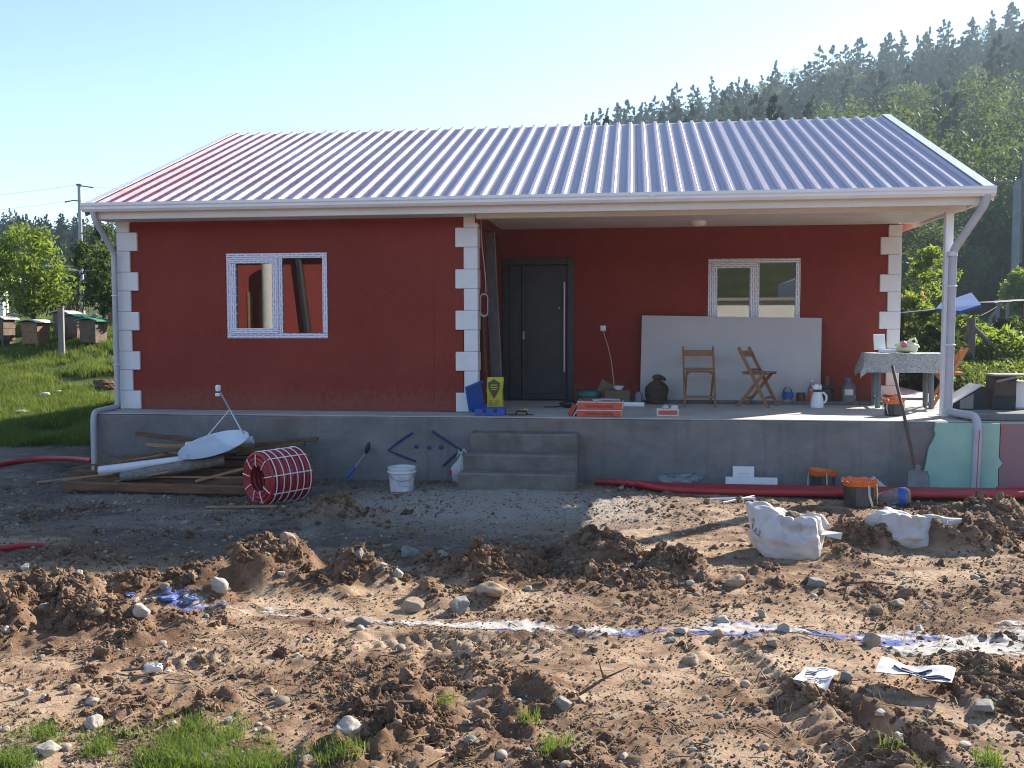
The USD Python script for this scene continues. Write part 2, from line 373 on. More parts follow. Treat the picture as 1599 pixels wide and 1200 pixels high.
# ================================================================ the house
W, DP, XM, ZT, BACK = 10.41, 2.05, 4.75, 2.50, 6.5
RED = usdkit.material(stage, '/World/Looks/red_render', {
    'geo': ('geometry', {}), 'sx': ('separate_xyz', {}), 'n1': ('noise_texture', {'scale': .8, 'detail': 6.0, 'roughness': .65}), 'n2': ('noise_texture', {'scale': 14.0, 'detail': 6.0, 'roughness': .7}), 'n4': ('noise_texture', {'scale': 110.0, 'detail': 4.0}),
    'ra': ('rgb_ramp', {'ramp': [(.3, (.180, .028, .018)), (.5, (.20, .032, .021)), (.7, (.222, .040, .026))]}), 'lo': ('map_range', {'from_min': .55, 'from_max': 0.0, 'to_min': -.25, 'to_max': .42, 'clamp': True}), 'ad': ('math', {'math_type': 'add'}), 'th': ('map_range', {'from_min': .52, 'from_max': .85, 'to_min': 0, 'to_max': .35, 'clamp': True}),
    'mx': ('mix', {'color2': (.22, .12, .09)}), 'bu': ('bump', {'strength': .5, 'distance': .006}), 'b2': ('bump', {'strength': .12, 'distance': .05}), 'p': ('principled_bsdf', {'roughness': .85, 'specular_ior_level': .25})},
    [('geo.position', 'n1.vector'), ('geo.position', 'n2.vector'), ('geo.position', 'n4.vector'), ('geo.position', 'sx.vector'), ('n1.fac', 'ra.fac'), ('sx.z', 'lo.value'), ('lo.result', 'ad.value1'), ('n2.fac', 'ad.value2'), ('ad.value', 'th.value'), ('th.result', 'mx.fac'), ('ra.color', 'mx.color1'), ('mx.color', 'p.base_color'),
     ('n1.fac', 'b2.height'), ('n4.fac', 'bu.height'), ('b2.normal', 'bu.normal'), ('bu.normal', 'p.normal')], surface='p.BSDF')
WHITE = mat('white_plaster', (.66, .66, .66), .7, (.62, .62, .62), scale=6, bump=.1, bscale=120, bdist=.002)
PVC = mat('white_plastic', (.74, .74, .74), .32, (.68, .68, .69), scale=3)
PIPEG = mat('grey_plastic_pipe', (.42, .42, .46), .45, (.36, .36, .40), scale=4)
PIPE = mat('pale_plastic_pipe', (.60, .60, .66), .4, (.52, .52, .58), scale=4)
CREAM = mat('cream_board', (.66, .635, .60), .6, (.58, .555, .52), scale=3, stretch=(.4, 6, 6))
SOFF = mat('soffit_panel', (.74, .70, .68), .45, (.68, .64, .62), scale=2)
DARKM = mat('anthracite_steel', (.024, .0235, .026), .5, (.032, .031, .034), scale=4)
STEEL = mat('brushed_steel', (.36, .36, .38), .42, metallic=1)
GREYIN = mat('grey_plaster', (.32, .31, .30), .9, (.26, .25, .245), scale=2)
conc = usdkit.material(stage, '/World/Looks/concrete', {
    'geo': ('geometry', {}), 'map': ('mapping', {'scale': (1, 1, 1.6)}), 'n1': ('noise_texture', {'scale': 1.1, 'detail': 8.0, 'roughness': .62, 'distortion': .5}), 'n2': ('noise_texture', {'scale': 26.0, 'detail': 6.0, 'roughness': .7}),
    'ra': ('rgb_ramp', {'ramp': [(.3, (.125, .125, .125)), (.5, (.175, .172, .17)), (.66, (.22, .213, .208))]}), 'mx': ('mix', {'mix_type': 'overlay', 'fac': .3}),
    'n3': ('noise_texture', {'scale': .55, 'detail': 5.0, 'roughness': .7}), 'r3': ('rgb_ramp', {'ramp': [(.54, (0, 0, 0)), (.68, (1, 1, 1))]}), 'st': ('mix', {'color2': (.17, .115, .085)}), 'k': ('math', {'math_type': 'multiply', 'value2': .6}),
    'm5': ('mapping', {'scale': (5.0, 5.0, .35)}), 'n5': ('noise_texture', {'scale': 1.0, 'detail': 6.0, 'roughness': .7}), 'r5': ('rgb_ramp', {'ramp': [(.52, (0, 0, 0)), (.72, (1, 1, 1))]}), 'k5': ('math', {'math_type': 'multiply', 'value2': .55}), 's5': ('mix', {'color2': (.085, .08, .08)}),
    'bu': ('bump', {'strength': .6, 'distance': .014}), 'p': ('principled_bsdf', {'roughness': .92, 'specular_ior_level': .2})},
    [('geo.position', 'map.vector'), ('map.vector', 'n1.vector'), ('map.vector', 'n2.vector'), ('map.vector', 'n3.vector'), ('n1.fac', 'ra.fac'), ('ra.color', 'mx.color1'), ('n2.color', 'mx.color2'), ('n3.fac', 'r3.fac'), ('r3.color', 'k.value1'), ('k.value', 'st.fac'),
     ('geo.position', 'm5.vector'), ('m5.vector', 'n5.vector'), ('n5.fac', 'r5.fac'), ('r5.color', 'k5.value1'), ('k5.value', 's5.fac'), ('mx.color', 'st.color1'), ('st.color', 's5.color1'), ('s5.color', 'p.base_color'), ('n2.fac', 'bu.height'), ('bu.normal', 'p.normal')], surface='p.BSDF')

H = T('red_house', 'single-storey red house with ribbed metal roof, corner porch and raised concrete base', 'house')
# foundation: slightly uneven concrete, with steps
def rough_box(x0, x1, y0, y1, z0, z1, amp, seed, step=.12):
    m = box(x0, x1, y0, y1, z0, z1, .02)
    t = trimesh.Trimesh(*trimesh.remesh.subdivide_to_size(m.vertices, m.faces, step), process=True); t.merge_vertices()
    v = np.array(t.vertices); n = np.array(t.vertex_normals)
    v = v + n * ((meshkit.fbm(v * 2.2, 4, seed) - .5) * 2 * amp)[:, None]
    v[:, 2] = np.minimum(v[:, 2], z1)
    return trimesh.Trimesh(v, t.faces, process=False)
H.part('foundation', rough_box(-.06, 11.5, -.62, BACK + .3, -1.05, -.012, .014, 3, .22), conc, smooth=30)
H.part('floor_screed', rough_box(-.05, 11.49, -.612, BACK + .29, -.0115, 0, .003, 5, .3), mat('pale_screed', (.48, .455, .42), .85, (.36, .34, .315), scale=1.6, detail=7, bump=.2, bscale=40, bdist=.004), smooth=30)
for k, (yf, yb, zt) in enumerate(((-.94, -.60, -.165), (-1.25, -.93, -.37), (-1.56, -1.24, -.54))):
    H.part('step', rough_box(4.81 - .01 * k, 6.09 + .01 * k, yf, yb, -1.0, zt, .018, 11 + k, .07), mat('step_concrete', (.115, .10, .085), .95, (.18, .165, .15), scale=4, detail=8, bump=.5, bscale=30, bdist=.012), smooth=30)

def wall_solid(t, z0, z1):
    """Ring of the L-shaped plan, t thick, as a Manifold."""
    out = [(0, 0), (XM, 0), (XM, DP), (W, DP), (W, BACK), (0, BACK)]
    P = Polygon(out); R = P.difference(P.buffer(-t, join_style=2))
    return mf(extrude(R, 'z', z0, z1))
WIN1, WIN2, DOOR = (1.485, 2.80, .96, 2.02), (7.81, 9.055, .97, 2.03), (4.835, 5.85, 0, 2.06)
cut = lambda w, ya, yb: mf(box(w[0], w[1], ya, yb, w[2] - (.1 if w[2] == 0 else 0), w[3], 0))
sidewin = mf(box(W - .5, W + .5, 4.2, 5.6, .9, 2.0, 0))
holes = cut(WIN1, -.5, .5) + cut(WIN2, DP - .5, DP + .5) + cut(DOOR, DP - .5, DP + .5) + sidewin
H.part('wall', wall_solid(.2, .002, ZT + .02) - holes, RED, smooth=False)
inner = Polygon([(0, 0), (XM, 0), (XM, DP), (W, DP), (W, BACK), (0, BACK)]).buffer(-.204, join_style=2)
H.part('inner_wall', mf(extrude(inner.difference(inner.buffer(-.02, join_style=2)), 'z', .004, ZT + .01)) - holes - mf(box(.5, 9.8, 4.0, 4.01, 0, 1, 0)), GREYIN)
H.part('partition_wall', cat(box(XM - .05, XM + .05, DP + .23, BACK - .23, .01, ZT, 0), box(6.9, 7.0, DP + .23, BACK - .23, .01, ZT, 0), box(XM + .06, 6.89, 5.0, 5.1, .01, ZT, 0)), GREYIN)
H.part('gable_wall', cat(extrude([(0, ZT + .03), (BACK, ZT + .03), (4.15, 4.05)], 'x', .0, .2)), RED)
H.part('gable_wall', extrude([(0, ZT + .03), (BACK, ZT + .03), (4.15, 4.05)], 'x', W - .2, W), RED)
H.part('pilaster', box(4.22, XM - .16, -.012, .05, .003, ZT - .05, .003), RED)
# corner blocks
def quoins(xa, sgn, y, wrap, n=10):
    z = .004
    for k in range(n):
        wide = k % 2 == 0; h = .245 if wide else .275; w = .285 if wide else .178
        zt = min(z + h, ZT - .004)
        x0, x1 = (xa - .03, xa + w - .03) if sgn > 0 else (xa - w + .03, xa + .03)
        H.part('quoin_block', box(x0, x1, y - (.034 if wide else .03), y + wrap + (.06 if wide else 0), z + .0015, zt - .0015, .007), WHITE)
        z = z + h
        if z > ZT - .03: break
quoins(0, 1, 0, .14); quoins(XM, -1, 0, .14); quoins(W, -1, DP, .14)

# windows with the printed protective film still on the frame
def film(name, horizontal):
    sc = (1, 1, 1)
    return usdkit.material(stage, '/World/Looks/' + name, {
        'geo': ('geometry', {}), 'sx': ('separate_xyz', {}),
        'a': ('math', {'math_type': 'multiply', 'value2': 1.0}), 'b': ('math', {'math_type': 'multiply', 'value2': 1.0}),
        'cv': ('combine_xyz', {}), 'br': ('brick_texture', {'color1': (0, 0, 0), 'color2': (.0, .0, .0), 'mortar': (1, 1, 1), 'scale': 1.0, 'mortar_size': .009, 'brick_width': .115, 'row_height': .026, 'offset': .43}),
        'no': ('noise_texture', {'scale': 130.0, 'detail': 2.0}), 'th': ('math', {'math_type': 'greater_than', 'value2': .44}), 'inv': ('math', {'math_type': 'subtract', 'value1': 1.0}), 'ml': ('math', {'math_type': 'multiply'}),
        'mx': ('mix', {'color1': (.66, .67, .74), 'color2': (.07, .08, .25)}), 'p': ('principled_bsdf', {'roughness': .35})},
        [('geo.position', 'sx.vector'), ('sx.x', 'a.value1'), ('sx.z', 'b.value1'), ('a.value', 'cv.x' if horizontal else 'cv.y'), ('b.value', 'cv.y' if horizontal else 'cv.x'), ('cv.vector', 'br.vector'),
         ('geo.position', 'no.vector'), ('no.fac', 'th.value1'), ('br.fac', 'inv.value2'), ('inv.value', 'ml.value1'), ('th.value', 'ml.value2'), ('ml.value', 'mx.fac'), ('mx.color', 'p.base_color')], surface='p.BSDF')
FH, FV = film('frame_film_across', True), film('frame_film_upright', False)
GLASS = usdkit.material(stage, '/World/Looks/window_glass', {'fr': ('fresnel', {'IOR': 1.9}), 'tr': ('transparent_bsdf', {'color': (.82, .85, .84)}), 'gl': ('glossy_bsdf', {'color': (1, 1, 1), 'roughness': 0.0}), 'mx': ('mix_closure', {})},
    [('fr.fac', 'mx.fac'), ('tr.BSDF', 'mx.closure1'), ('gl.BSDF', 'mx.closure2')], surface='mx.closure')
def window(w, y, label):
    x0, x1, z0, z1 = w; fw_ = .066; mid = x0 + (x1 - x0) * .53
    yf, yb = y - .012, y + .055
    wp = H.path + '/' + ('window' if not used.get((H.path, 'window'), -1) + 1 else f"window_{used[(H.path, 'window')] + 1:03d}")
    used[(H.path, 'window')] = used.get((H.path, 'window'), -1) + 1
    UsdGeom.Xform.Define(stage, wp); tag(stage.GetPrimAtPath(wp), label)
    a = lambda n, m, mt: H.part(n, m, mt, under=wp)
    o = .02   # the frame covers the wall's edge a little
    a('frame_rail', box(x0 - o, x1 + o, yf, yb, z1 - fw_ + o, z1 + o, .004), FH); a('frame_rail', box(x0 - o, x1 + o, yf, yb, z0 - o, z0 + fw_ - o, .004), FH)
    a('frame_stile', box(x0 - o, x0 + fw_ - o, yf, yb, z0 + fw_ - o, z1 - fw_ + o, .004), FV); a('frame_stile', box(x1 - fw_ + o, x1 + o, yf, yb, z0 + fw_ - o, z1 - fw_ + o, .004), FV)
    a('mullion', box(mid - .03, mid + .038, yf + .002, yb, z0 + fw_ - o, z1 - fw_ + o, .004), FV)
    s0, s1, t0, t1 = x0 + fw_ - o, mid - .03, z0 + fw_ - o, z1 - fw_ + o; sw = .066; ys = yf - .014
    a('sash_rail', box(s0 - .012, s1 + .012, ys, yb - .02, t1 - sw, t1 + .010, .004), FH); a('sash_rail', box(s0 - .012, s1 + .012, ys, yb - .02, t0 - .010, t0 + sw, .004), FH)
    a('sash_stile', box(s0 - .012, s0 + sw, ys + .001, yb - .02, t0 + sw, t1 - sw, .004), FV); a('sash_stile', box(s1 - sw, s1 + .012, ys + .001, yb - .02, t0 + sw, t1 - sw, .004), FV)
    a('pane', box(s0 + sw - .005, s1 - sw + .005, y + .012, y + .016, t0 + sw - .005, t1 - sw + .005, 0), GLASS)
    a('pane', box(mid + .034, x1 - fw_ + o + .005, y + .012, y + .016, t0 - .005, t1 + .005, 0), GLASS)
window(WIN1, 0, 'window of the front room'); window(WIN2, DP, 'porch window half hidden by the board')

# entrance door
x0, x1, z0, z1 = DOOR
H.part('door_frame', cat(box(x0 - .02, x0 + .07, DP - .02, DP + .12, .003, z1 + .03, .006), box(x1 - .08, x1 + .02, DP - .02, DP + .12, .003, z1 + .03, .006), box(x0 + .07, x1 - .08, DP - .02, DP + .12, z1 - .07, z1 + .03, .006)), DARKM)
H.part('door_side_leaf', box(x0 + .072, x0 + .255, DP + .05, DP + .10, .012, z1 - .072, .006), DARKM)
d_ = H.part('door_leaf', cat(box(x0 + .262, x1 - .082, DP + .03, DP + .09, .012, z1 - .072, .008), box(x0 + .34, x1 - .17, DP + .022, DP + .031, .10, z1 - .17, .006)), DARKM)
H.part('door_handle', cat(box(x1 - .135, x1 - .105, DP - .035, DP - .015, .42, z1 - .32, .008), box(x1 - .128, x1 - .112, DP - .016, DP + .029, .55, .57, .003), box(x1 - .128, x1 - .112, DP - .016, DP + .029, z1 - .45, z1 - .43, .003)), STEEL, under=d_)
H.part('lock_plate', cat(box(x0 + .275, x0 + .305, DP + .014, DP + .0295, .9, 1.02, .004), tube([(x0 + .29, DP + .014, .98), (x0 + .29, DP - .02, .98), (x0 + .33, DP - .02, .975)], .007, 8)), STEEL, under=d_)
H.part('name_plate', box(x1 - .205, x1 - .19, DP + .018, DP + .0215, 1.34, 1.37, .001), STEEL, under=d_)
H.part('door_threshold', box(x0, x1, DP - .05, DP + .1, -.01, .011, .003), DARKM)
H.part('wall_socket', cat(box(6.255, 6.335, DP - .012, DP + .01, 1.02, 1.10, .004), box(6.27, 6.32, DP - .03, DP - .011, 1.035, 1.085, .008)), PVC)

# roof
KB = .60      # the back slope is shorter than the front one
SL = (4.41 - 2.62) / (4.15 + .42); EY, EZ, RY = -.42, 2.62, 4.15
RX0, RX1 = -.2, 10.75
roofm = usdkit.material(stage, '/World/Looks/roof_metal_with_film', {
    'geo': ('geometry', {}), 'sx': ('separate_xyz', {}), 'map': ('mapping', {'scale': (7, 1.6, 1.6)}),
    'n1': ('noise_texture', {'scale': 2.6, 'detail': 9.0, 'roughness': .8, 'distortion': 1.6}), 'n2': ('noise_texture', {'scale': .45, 'detail': 3.0}),
    'gx': ('map_range', {'from_min': -.5, 'from_max': 5.5, 'to_min': -.17, 'to_max': .09, 'clamp': True}), 'ad': ('math', {'math_type': 'add'}), 'ad2': ('math', {'math_type': 'multiply_add', 'value2': .25}),
    'ra': ('rgb_ramp', {'ramp': [(.34, (.20, .022, .026)), (.45, (.24, .075, .11)), (.51, (.19, .13, .215)), (.62, (.37, .34, .42))]}),
    'rr': ('rgb_ramp', {'ramp': [(.4, (.42, .42, .42)), (.65, (.6, .6, .6))]}),
    'bu': ('bump', {'strength': .8, 'distance': .012}), 'p': ('principled_bsdf', {'specular_ior_level': .28, 'coat_weight': .05, 'coat_roughness': .25})},
    [('geo.position', 'map.vector'), ('map.vector', 'n1.vector'), ('geo.position', 'n2.vector'), ('geo.position', 'sx.vector'), ('sx.x', 'gx.value'), ('n1.fac', 'ad.value1'), ('gx.result', 'ad.value2'), ('n2.fac', 'ad2.value1'), ('ad.value', 'ad2.value3'),
     ('ad2.value', 'ra.fac'), ('ra.color', 'p.base_color'), ('n1.fac', 'rr.fac'), ('rr.color', 'p.roughness'), ('n1.fac', 'bu.height'), ('bu.normal', 'p.normal')], surface='p.BSDF')
FLASH = mat('white_flashing', (.70, .70, .74), .35, (.62, .62, .68), scale=2, coat=.2)
UNDER = mat('roof_underside', (.62, .60, .58), .6)
ROOF = H.part('roof', cat(extrude([(EY + .03, EZ - .065), (EY + .03, EZ - .045), (RY, EZ - .045 + SL * (RY - EY - .03)), (RY + KB * (RY - EY - .03), EZ - .045), (RY + KB * (RY - EY - .03), EZ - .065), (RY, EZ - .065 + SL * (RY - EY - .03))], 'x', RX0 + .05, RX1 - .05)), UNDER)
al = math.atan(SL); Ls = (RY - EY) / math.cos(al)
NP = 11; pw = (RX1 - RX0) / NP
def sheet(x0, w, ribs, length, seed):
    """One ribbed sheet: profile in x/z, extruded up the slope; the sheet lies in its own plane and is then tilted."""
    rs = np.random.RandomState(seed); P = [(x0 + .002, -.03), (x0 + .002, 0)]
    for k in range(ribs):
        c = x0 + w * (k + .5) / ribs
        P += [(c - .036, 0), (c - .018, .036), (c + .018, .036), (c + .036, 0)]
    P += [(x0 + w - .002, 0), (x0 + w - .002, -.03)]
    return P
for k in range(NP):
    rs = np.random.RandomState(k)
    for side in (0, 1):
        m = extrude(sheet(RX0 + k * pw, pw, 5, Ls, k), 'y', 0 if side else -.0 - .012 * rs.rand(), Ls + (.03 + .03 * rs.rand() if not side else -.02))
        v = np.array(m.vertices)
        yy, zz = v[:, 1] * math.cos(al) - v[:, 2] * math.sin(al), v[:, 1] * math.sin(al) + v[:, 2] * math.cos(al)
        y = EY + yy if side == 0 else RY + KB * (RY - EY - yy)
        f = m.faces if side == 0 else np.array(m.faces)[:, ::-1]
        H.part('roof_panel', trimesh.Trimesh(np.stack([v[:, 0], y, EZ + zz], 1), f, process=False), roofm, under=ROOF)
def on_slope(x, s, o):   # s up the slope, o out of it
    return (x, EY + s * math.cos(al) - o * math.sin(al), EZ + s * math.sin(al) + o * math.cos(al))
for xa, xb in ((RX0 - .03, RX0 + .09), (RX1 - .09, RX1 + .03)):
    for back in (0, 1):
        fl = []
        for (u0, u1, o0, o1) in ((xa, xb, .046, .052), ((xa, xa + .006, -.12, .046) if xa < 1 else (xb - .006, xb, -.12, .046))):
            c = np.array([on_slope(x, s, o) for x in (u0, u1) for s in (-.03, Ls + .02) for o in (o0, o1)])
            if back: c[:, 1] = RY + KB * (RY - c[:, 1])
            fl.append(trimesh.convex.convex_hull(c))
        H.part('gable_flashing', cat(fl), FLASH, under=ROOF)
RZ = EZ + Ls * math.sin(al)
H.part('ridge_cap', cat(extrude([(RY - .10, RZ - .055), (RY, RZ - .012), (RY + .10, RZ - .055), (RY + .1, RZ - .07), (RY, RZ - .03), (RY - .1, RZ - .07)], 'x', RX0 + .1, RX1 - .1)), roofm, under=ROOF)
# gutter, fascia, soffit
gp = [(-.40, 2.55), (-.47, 2.55), (-.50, 2.58), (-.50, 2.61), (-.515, 2.625), (-.515, 2.66), (-.505, 2.66), (-.505, 2.63), (-.49, 2.615), (-.49, 2.583), (-.467, 2.56), (-.41, 2.56), (-.41, 2.64), (-.40, 2.64)]
GUT = H.part('gutter', cat(extrude(gp, 'x', RX0 - .03, RX1 + .02), extrude([(-.41, 2.552), (-.469, 2.552), (-.498, 2.582), (-.512, 2.63), (-.512, 2.655), (-.41, 2.64)], 'x', RX0 - .036, RX0 - .028), extrude([(-.41, 2.552), (-.469, 2.552), (-.498, 2.582), (-.512, 2.63), (-.512, 2.655), (-.41, 2.64)], 'x', RX1 + .018, RX1 + .026)), PVC)
H.part('gutter_joint', extrude([(-.40, 2.546), (-.472, 2.546), (-.504, 2.578), (-.519, 2.622), (-.519, 2.661), (-.515, 2.661), (-.5, 2.58), (-.47, 2.55), (-.4, 2.55)], 'x', 6.9, 6.96), PVC, under=GUT)
H.part('fascia_board', box(RX0 + .08, RX1 - .06, -.395, -.36, 2.46, 2.60, .004), CREAM)
H.part('eaves_beam', box(XM + .04, RX1 - .2, -.20, -.08, 2.42, 2.505, .004), CREAM)
H.part('soffit_panel', box(RX0 + .08, XM + .03, -.358, -.002, 2.462, 2.48, .002), CREAM)
ys = np.linspace(-.358, DP - .004, 6)
for a, b in zip(ys[:-1], ys[1:]):
    H.part('ceiling_panel', box(XM + .045, RX1 - .12, a + .004, b - .004, 2.508, 2.525, .004), SOFF)
H.part('ceiling_edge', box(RX1 - .118, RX1 - .08, -.358, BACK + .2, 2.47, 2.56, .003), CREAM)
H.part('ceiling_lamp', lathe([(0, 2.44), (.06, 2.442), (.095, 2.455), (.11, 2.48), (.115, 2.507), (0, 2.507)][::-1], 24, (7.6, 1.35, 0)), PVC, smooth=40)
H.part('side_beam', box(XM + .003, XM + .04, -.05, DP - .01, 2.38, 2.505, .003), RED)
# porch post
H.part('porch_post', box(W - .035, W + .055, -.06, .03, .002, 2.50, .006), PVC)
# downpipes
def arc(a, b, c, n=5):
    a, b, c = map(np.array, (a, b, c)); t = np.linspace(0, 1, n)[:, None]; return list((1 - t) ** 2 * a + 2 * t * (1 - t) * b + t * t * c)
def pipe(pts, r, bend=.07):
    P = [np.array(p, float) for p in pts]; out = [P[0]]
    for i in range(1, len(P) - 1):
        u, w = P[i - 1] - P[i], P[i + 1] - P[i]; u /= np.linalg.norm(u); w /= np.linalg.norm(w)
        out += arc(P[i] + u * bend, P[i], P[i] + w * bend)
    return tube(out + [P[-1]], r, 14)
R1 = H.part('downpipe', pipe([(RX1 - .06, -.45, 2.57), (RX1 - .07, -.44, 2.47), (W + .03, -.13, 1.96), (W + .02, -.13, .07), (W + .17, -.60, .06), (W + .17, -.69, -.06), (W + .15, -.70, -.82)], .047), PIPEG, smooth=40)
for z in (1.55, .86): H.part('pipe_bracket', tube([(W + .025 + .058 * math.cos(a), -.13 + .058 * math.sin(a), z) for a in np.linspace(0, 2 * PI, 13)[:-1]], .008, 6, closed=True), PVC, under=R1)
H.part('pipe_joint', lathe([(.056, 0), (.058, .002), (.058, .05), (.056, .052)], 18, (W + .023, -.13, 1.9)), PIPE, smooth=40, under=R1)
H.part('pipe_seam', tube([(W + .165, -.752, -.08), (W + .145, -.754, -.8)], .004, 5), mat('red_line', (.25, .03, .06), .5), under=R1)
R2 = H.part('downpipe', pipe([(RX0 + .1, -.45, 2.56), (RX0 + .11, -.44, 2.46), (-.03, -.10, 2.06), (-.03, -.10, .04), (-.03, -.66, .02), (-.03, -.69, -.1), (-.03, -.69, -.76)], .036), PIPEG, smooth=40)
for z in (1.5, .6): H.part('pipe_bracket', tube([(-.03 + .041 * math.cos(a), -.10 + .041 * math.sin(a), z) for a in np.linspace(0, 2 * PI, 13)[:-1]], .007, 6, closed=True), PVC, under=R2)
# insulation boards on the base
TURQ = mat('turquoise_board', (.27, .46, .385), .7, (.21, .38, .33), scale=3, bump=.1, bscale=60, bdist=.003)
PINK = mat('pink_board', (.27, .12, .135), .8, (.21, .14, .15), scale=2.2, detail=7, lo=.42, hi=.56)
H.part('insulation_board', extrude([(10.13, -.012), (10.82, -.012), (10.815, -.4), (10.86, -.46), (10.81, -.53), (10.82, -.9), (10.1, -.9), (10.07, -.6), (10.02, -.57), (10.03, -.5), (10.06, -.3), (10.11, -.2), (10.13, -.14), (10.115, -.1)], 'y', -.672, -.642), TURQ, label='torn turquoise foam board')
H.part('insulation_board', extrude([(10.835, -.012), (11.5, -.012), (11.5, -.9), (10.83, -.9), (10.82, -.53), (10.87, -.46), (10.827, -.4)], 'y', -.66, -.643), PINK, label='faded pink foam board')
SPRAY = mat('blue_spray_paint', (.015, .03, .13), .6)
def stroke(pts, w):
    return tube([(x, -.632, z) for x, z in pts], w, 6)
H.part('spray_mark', stroke([(4.07, -.2), (3.9, -.31), (3.76, -.42), (3.93, -.49), (4.11, -.55)], .014), SPRAY)
H.part('spray_mark', stroke([(4.31, -.18), (4.47, -.28), (4.65, -.40), (4.56, -.49), (4.44, -.60)], .014), SPRAY)
for x, z in ((4.11, -.37), (4.27, -.38), (4.42, -.375)): H.part('spray_mark', xf(blob(2, (.028, .006, .024), .2, 2, int(x * 100)), (x, -.634, z)), SPRAY)
# ================================================================ things on the porch
WOOD = mat('chair_wood', (.27, .13, .055), .5, (.20, .09, .04), scale=9, stretch=(6, 6, 1.2), detail=6)
ORANGEW = mat('varnished_wood', (.42, .17, .05), .4, (.34, .13, .04), scale=9, stretch=(6, 6, 1.2), detail=6)
GREYW = mat('weathered_grey_wood', (.17, .155, .145), .85, (.10, .09, .082), scale=7, stretch=(5, 5, .8), detail=7, bump=.3, bscale=50, bdist=.004)
PLANKW = mat('old_timber', (.17, .09, .042), .85, (.085, .045, .024), scale=5, stretch=(.7, 7, 7), detail=7, bump=.4, bscale=40, bdist=.005)
PALEW = mat('pale_timber', (.34, .22, .11), .8, (.24, .14, .07), scale=5, stretch=(.7, 8, 8), detail=6, bump=.25, bscale=40, bdist=.003)
BLACK = mat('black_plastic', (.012, .012, .014), .45)
BLUEP = mat('blue_plastic', (.02, .085, .36), .4, (.018, .07, .30), scale=8)
REDP = mat('red_plastic', (.33, .018, .022), .42, (.25, .014, .018), scale=8)
ORANGE = mat('orange_plastic', (.62, .13, .025), .4, (.5, .1, .02), scale=10)
PAPERW = mat('white_paper', (.62, .61, .60), .8, (.52, .51, .5), scale=8)
GALV = mat('galvanised_sheet', (.30, .32, .33), .4, (.22, .24, .25), scale=5, metallic=.6)
CLEAR = usdkit.material(stage, '/World/Looks/clear_plastic', {'fr': ('fresnel', {'IOR': 1.45}), 'tr': ('transparent_bsdf', {'color': (.82, .84, .86)}), 'gl': ('glossy_bsdf', {'roughness': .12}), 'df': ('diffuse_bsdf', {'color': (.6, .62, .68)}), 'm0': ('mix_closure', {'fac': .09}), 'mx': ('mix_closure', {})},
    [('tr.BSDF', 'm0.closure1'), ('df.BSDF', 'm0.closure2'), ('fr.fac', 'mx.fac'), ('m0.closure', 'mx.closure1'), ('gl.BSDF', 'mx.closure2')], surface='mx.closure')
FILMM = mat('white_bag_film', (.66, .66, .70), .4, (.58, .58, .63), scale=9, transl=.25)
TXT = mat('print_ink', (.10, .012, .012), .7)
INK = mat('dark_print', (.03, .03, .07), .7)

def chair(label, m, loc, rot, group=None):
    t = T('folding_chair', label, 'chair', loc, rot)
    w = .205
    for s in (-1, 1):
        t.part('long_leg', bar((s * w, -.20, .0), (s * w, .215, .80), .026, .042), m)
        t.part('short_leg', bar((s * (w - .026), .23, .0), (s * (w - .026), -.13, .46), .026, .042), m)
        t.part('seat_bracket', bar((s * (w - .05), -.19, .447), (s * (w - .05), .17, .447), .02, .022), m)
    for k in range(5):
        y = -.195 + k * .078
        t.part('seat_slat', box(-w + .03, w - .03, y, y + .066, .459, .473, .003), m)
    t.part('backrest', trimesh.Trimesh(*vf(cat(bar((-w + .012, .175, .715), (w - .012, .175, .715), .085, .016, up=(0, 1, 0))))), m)
    t.part('back_rail', bar((-w + .012, .06, .50), (w - .012, .06, .50), .032, .018, up=(0, 1, 0)), m)
    t.part('rung', bar((-w + .012, -.135, .125), (w - .012, -.135, .125), .022, .03), m)
    t.part('rung', bar((-w + .03, .15, .11), (w - .03, .15, .11), .018, .026), m)
    return t
chair('brown wooden folding chair facing straight out in front of the grey board', WOOD, (7.63, 1.38, .0), .02)
chair('brown wooden folding chair turned sideways to the right before the grey board', WOOD, (8.42, 1.30, 0), 1.12)
chair('orange varnished folding chair in the sun behind the porch post', ORANGEW, (10.90, 1.45, 0), -1.75)

# plasterboard leaning on the back wall
Bd = T('plasterboard', 'large grey plasterboard sheet leaning against the porch wall below the window', 'board', (8.08, 1.94, 0))
v = np.array(box(-1.25, 1.25, -.0065, .0065, 0, 1.215, .002).vertices); mm = box(-1.25, 1.25, -.0065, .0065, 0, 1.215, .002)
BOARD = mat('grey_board', (.44, .42, .415), .85, (.40, .38, .38), scale=1.5, bump=.05, bscale=90, bdist=.002)
Bd.part('sheet', xf(mm, (0, -.14, .012), (-.09, .018, 0)), BOARD)
# long timber lying along the wall
single('floor_plank', box(6.55, 10.32, 1.64, 1.76, .002, .045, .005), GREYW, 'long flat grey plank lying along the porch floor under the chairs', 'plank')
# grey metal sheet and dark plank leaning in the porch corner
single('metal_profile', bar((4.88, 1.1, .0), (4.80, .85, 2.35), .16, .03), GALV, 'tall grey metal profile leaning in the porch corner beside the white blocks', 'metal profile')
single('corner_plank', bar((4.84, .42, .0), (4.78, .42, 1.28), .10, .025), PLANKW, 'short dark plank leaning upright against the porch side wall', 'plank')
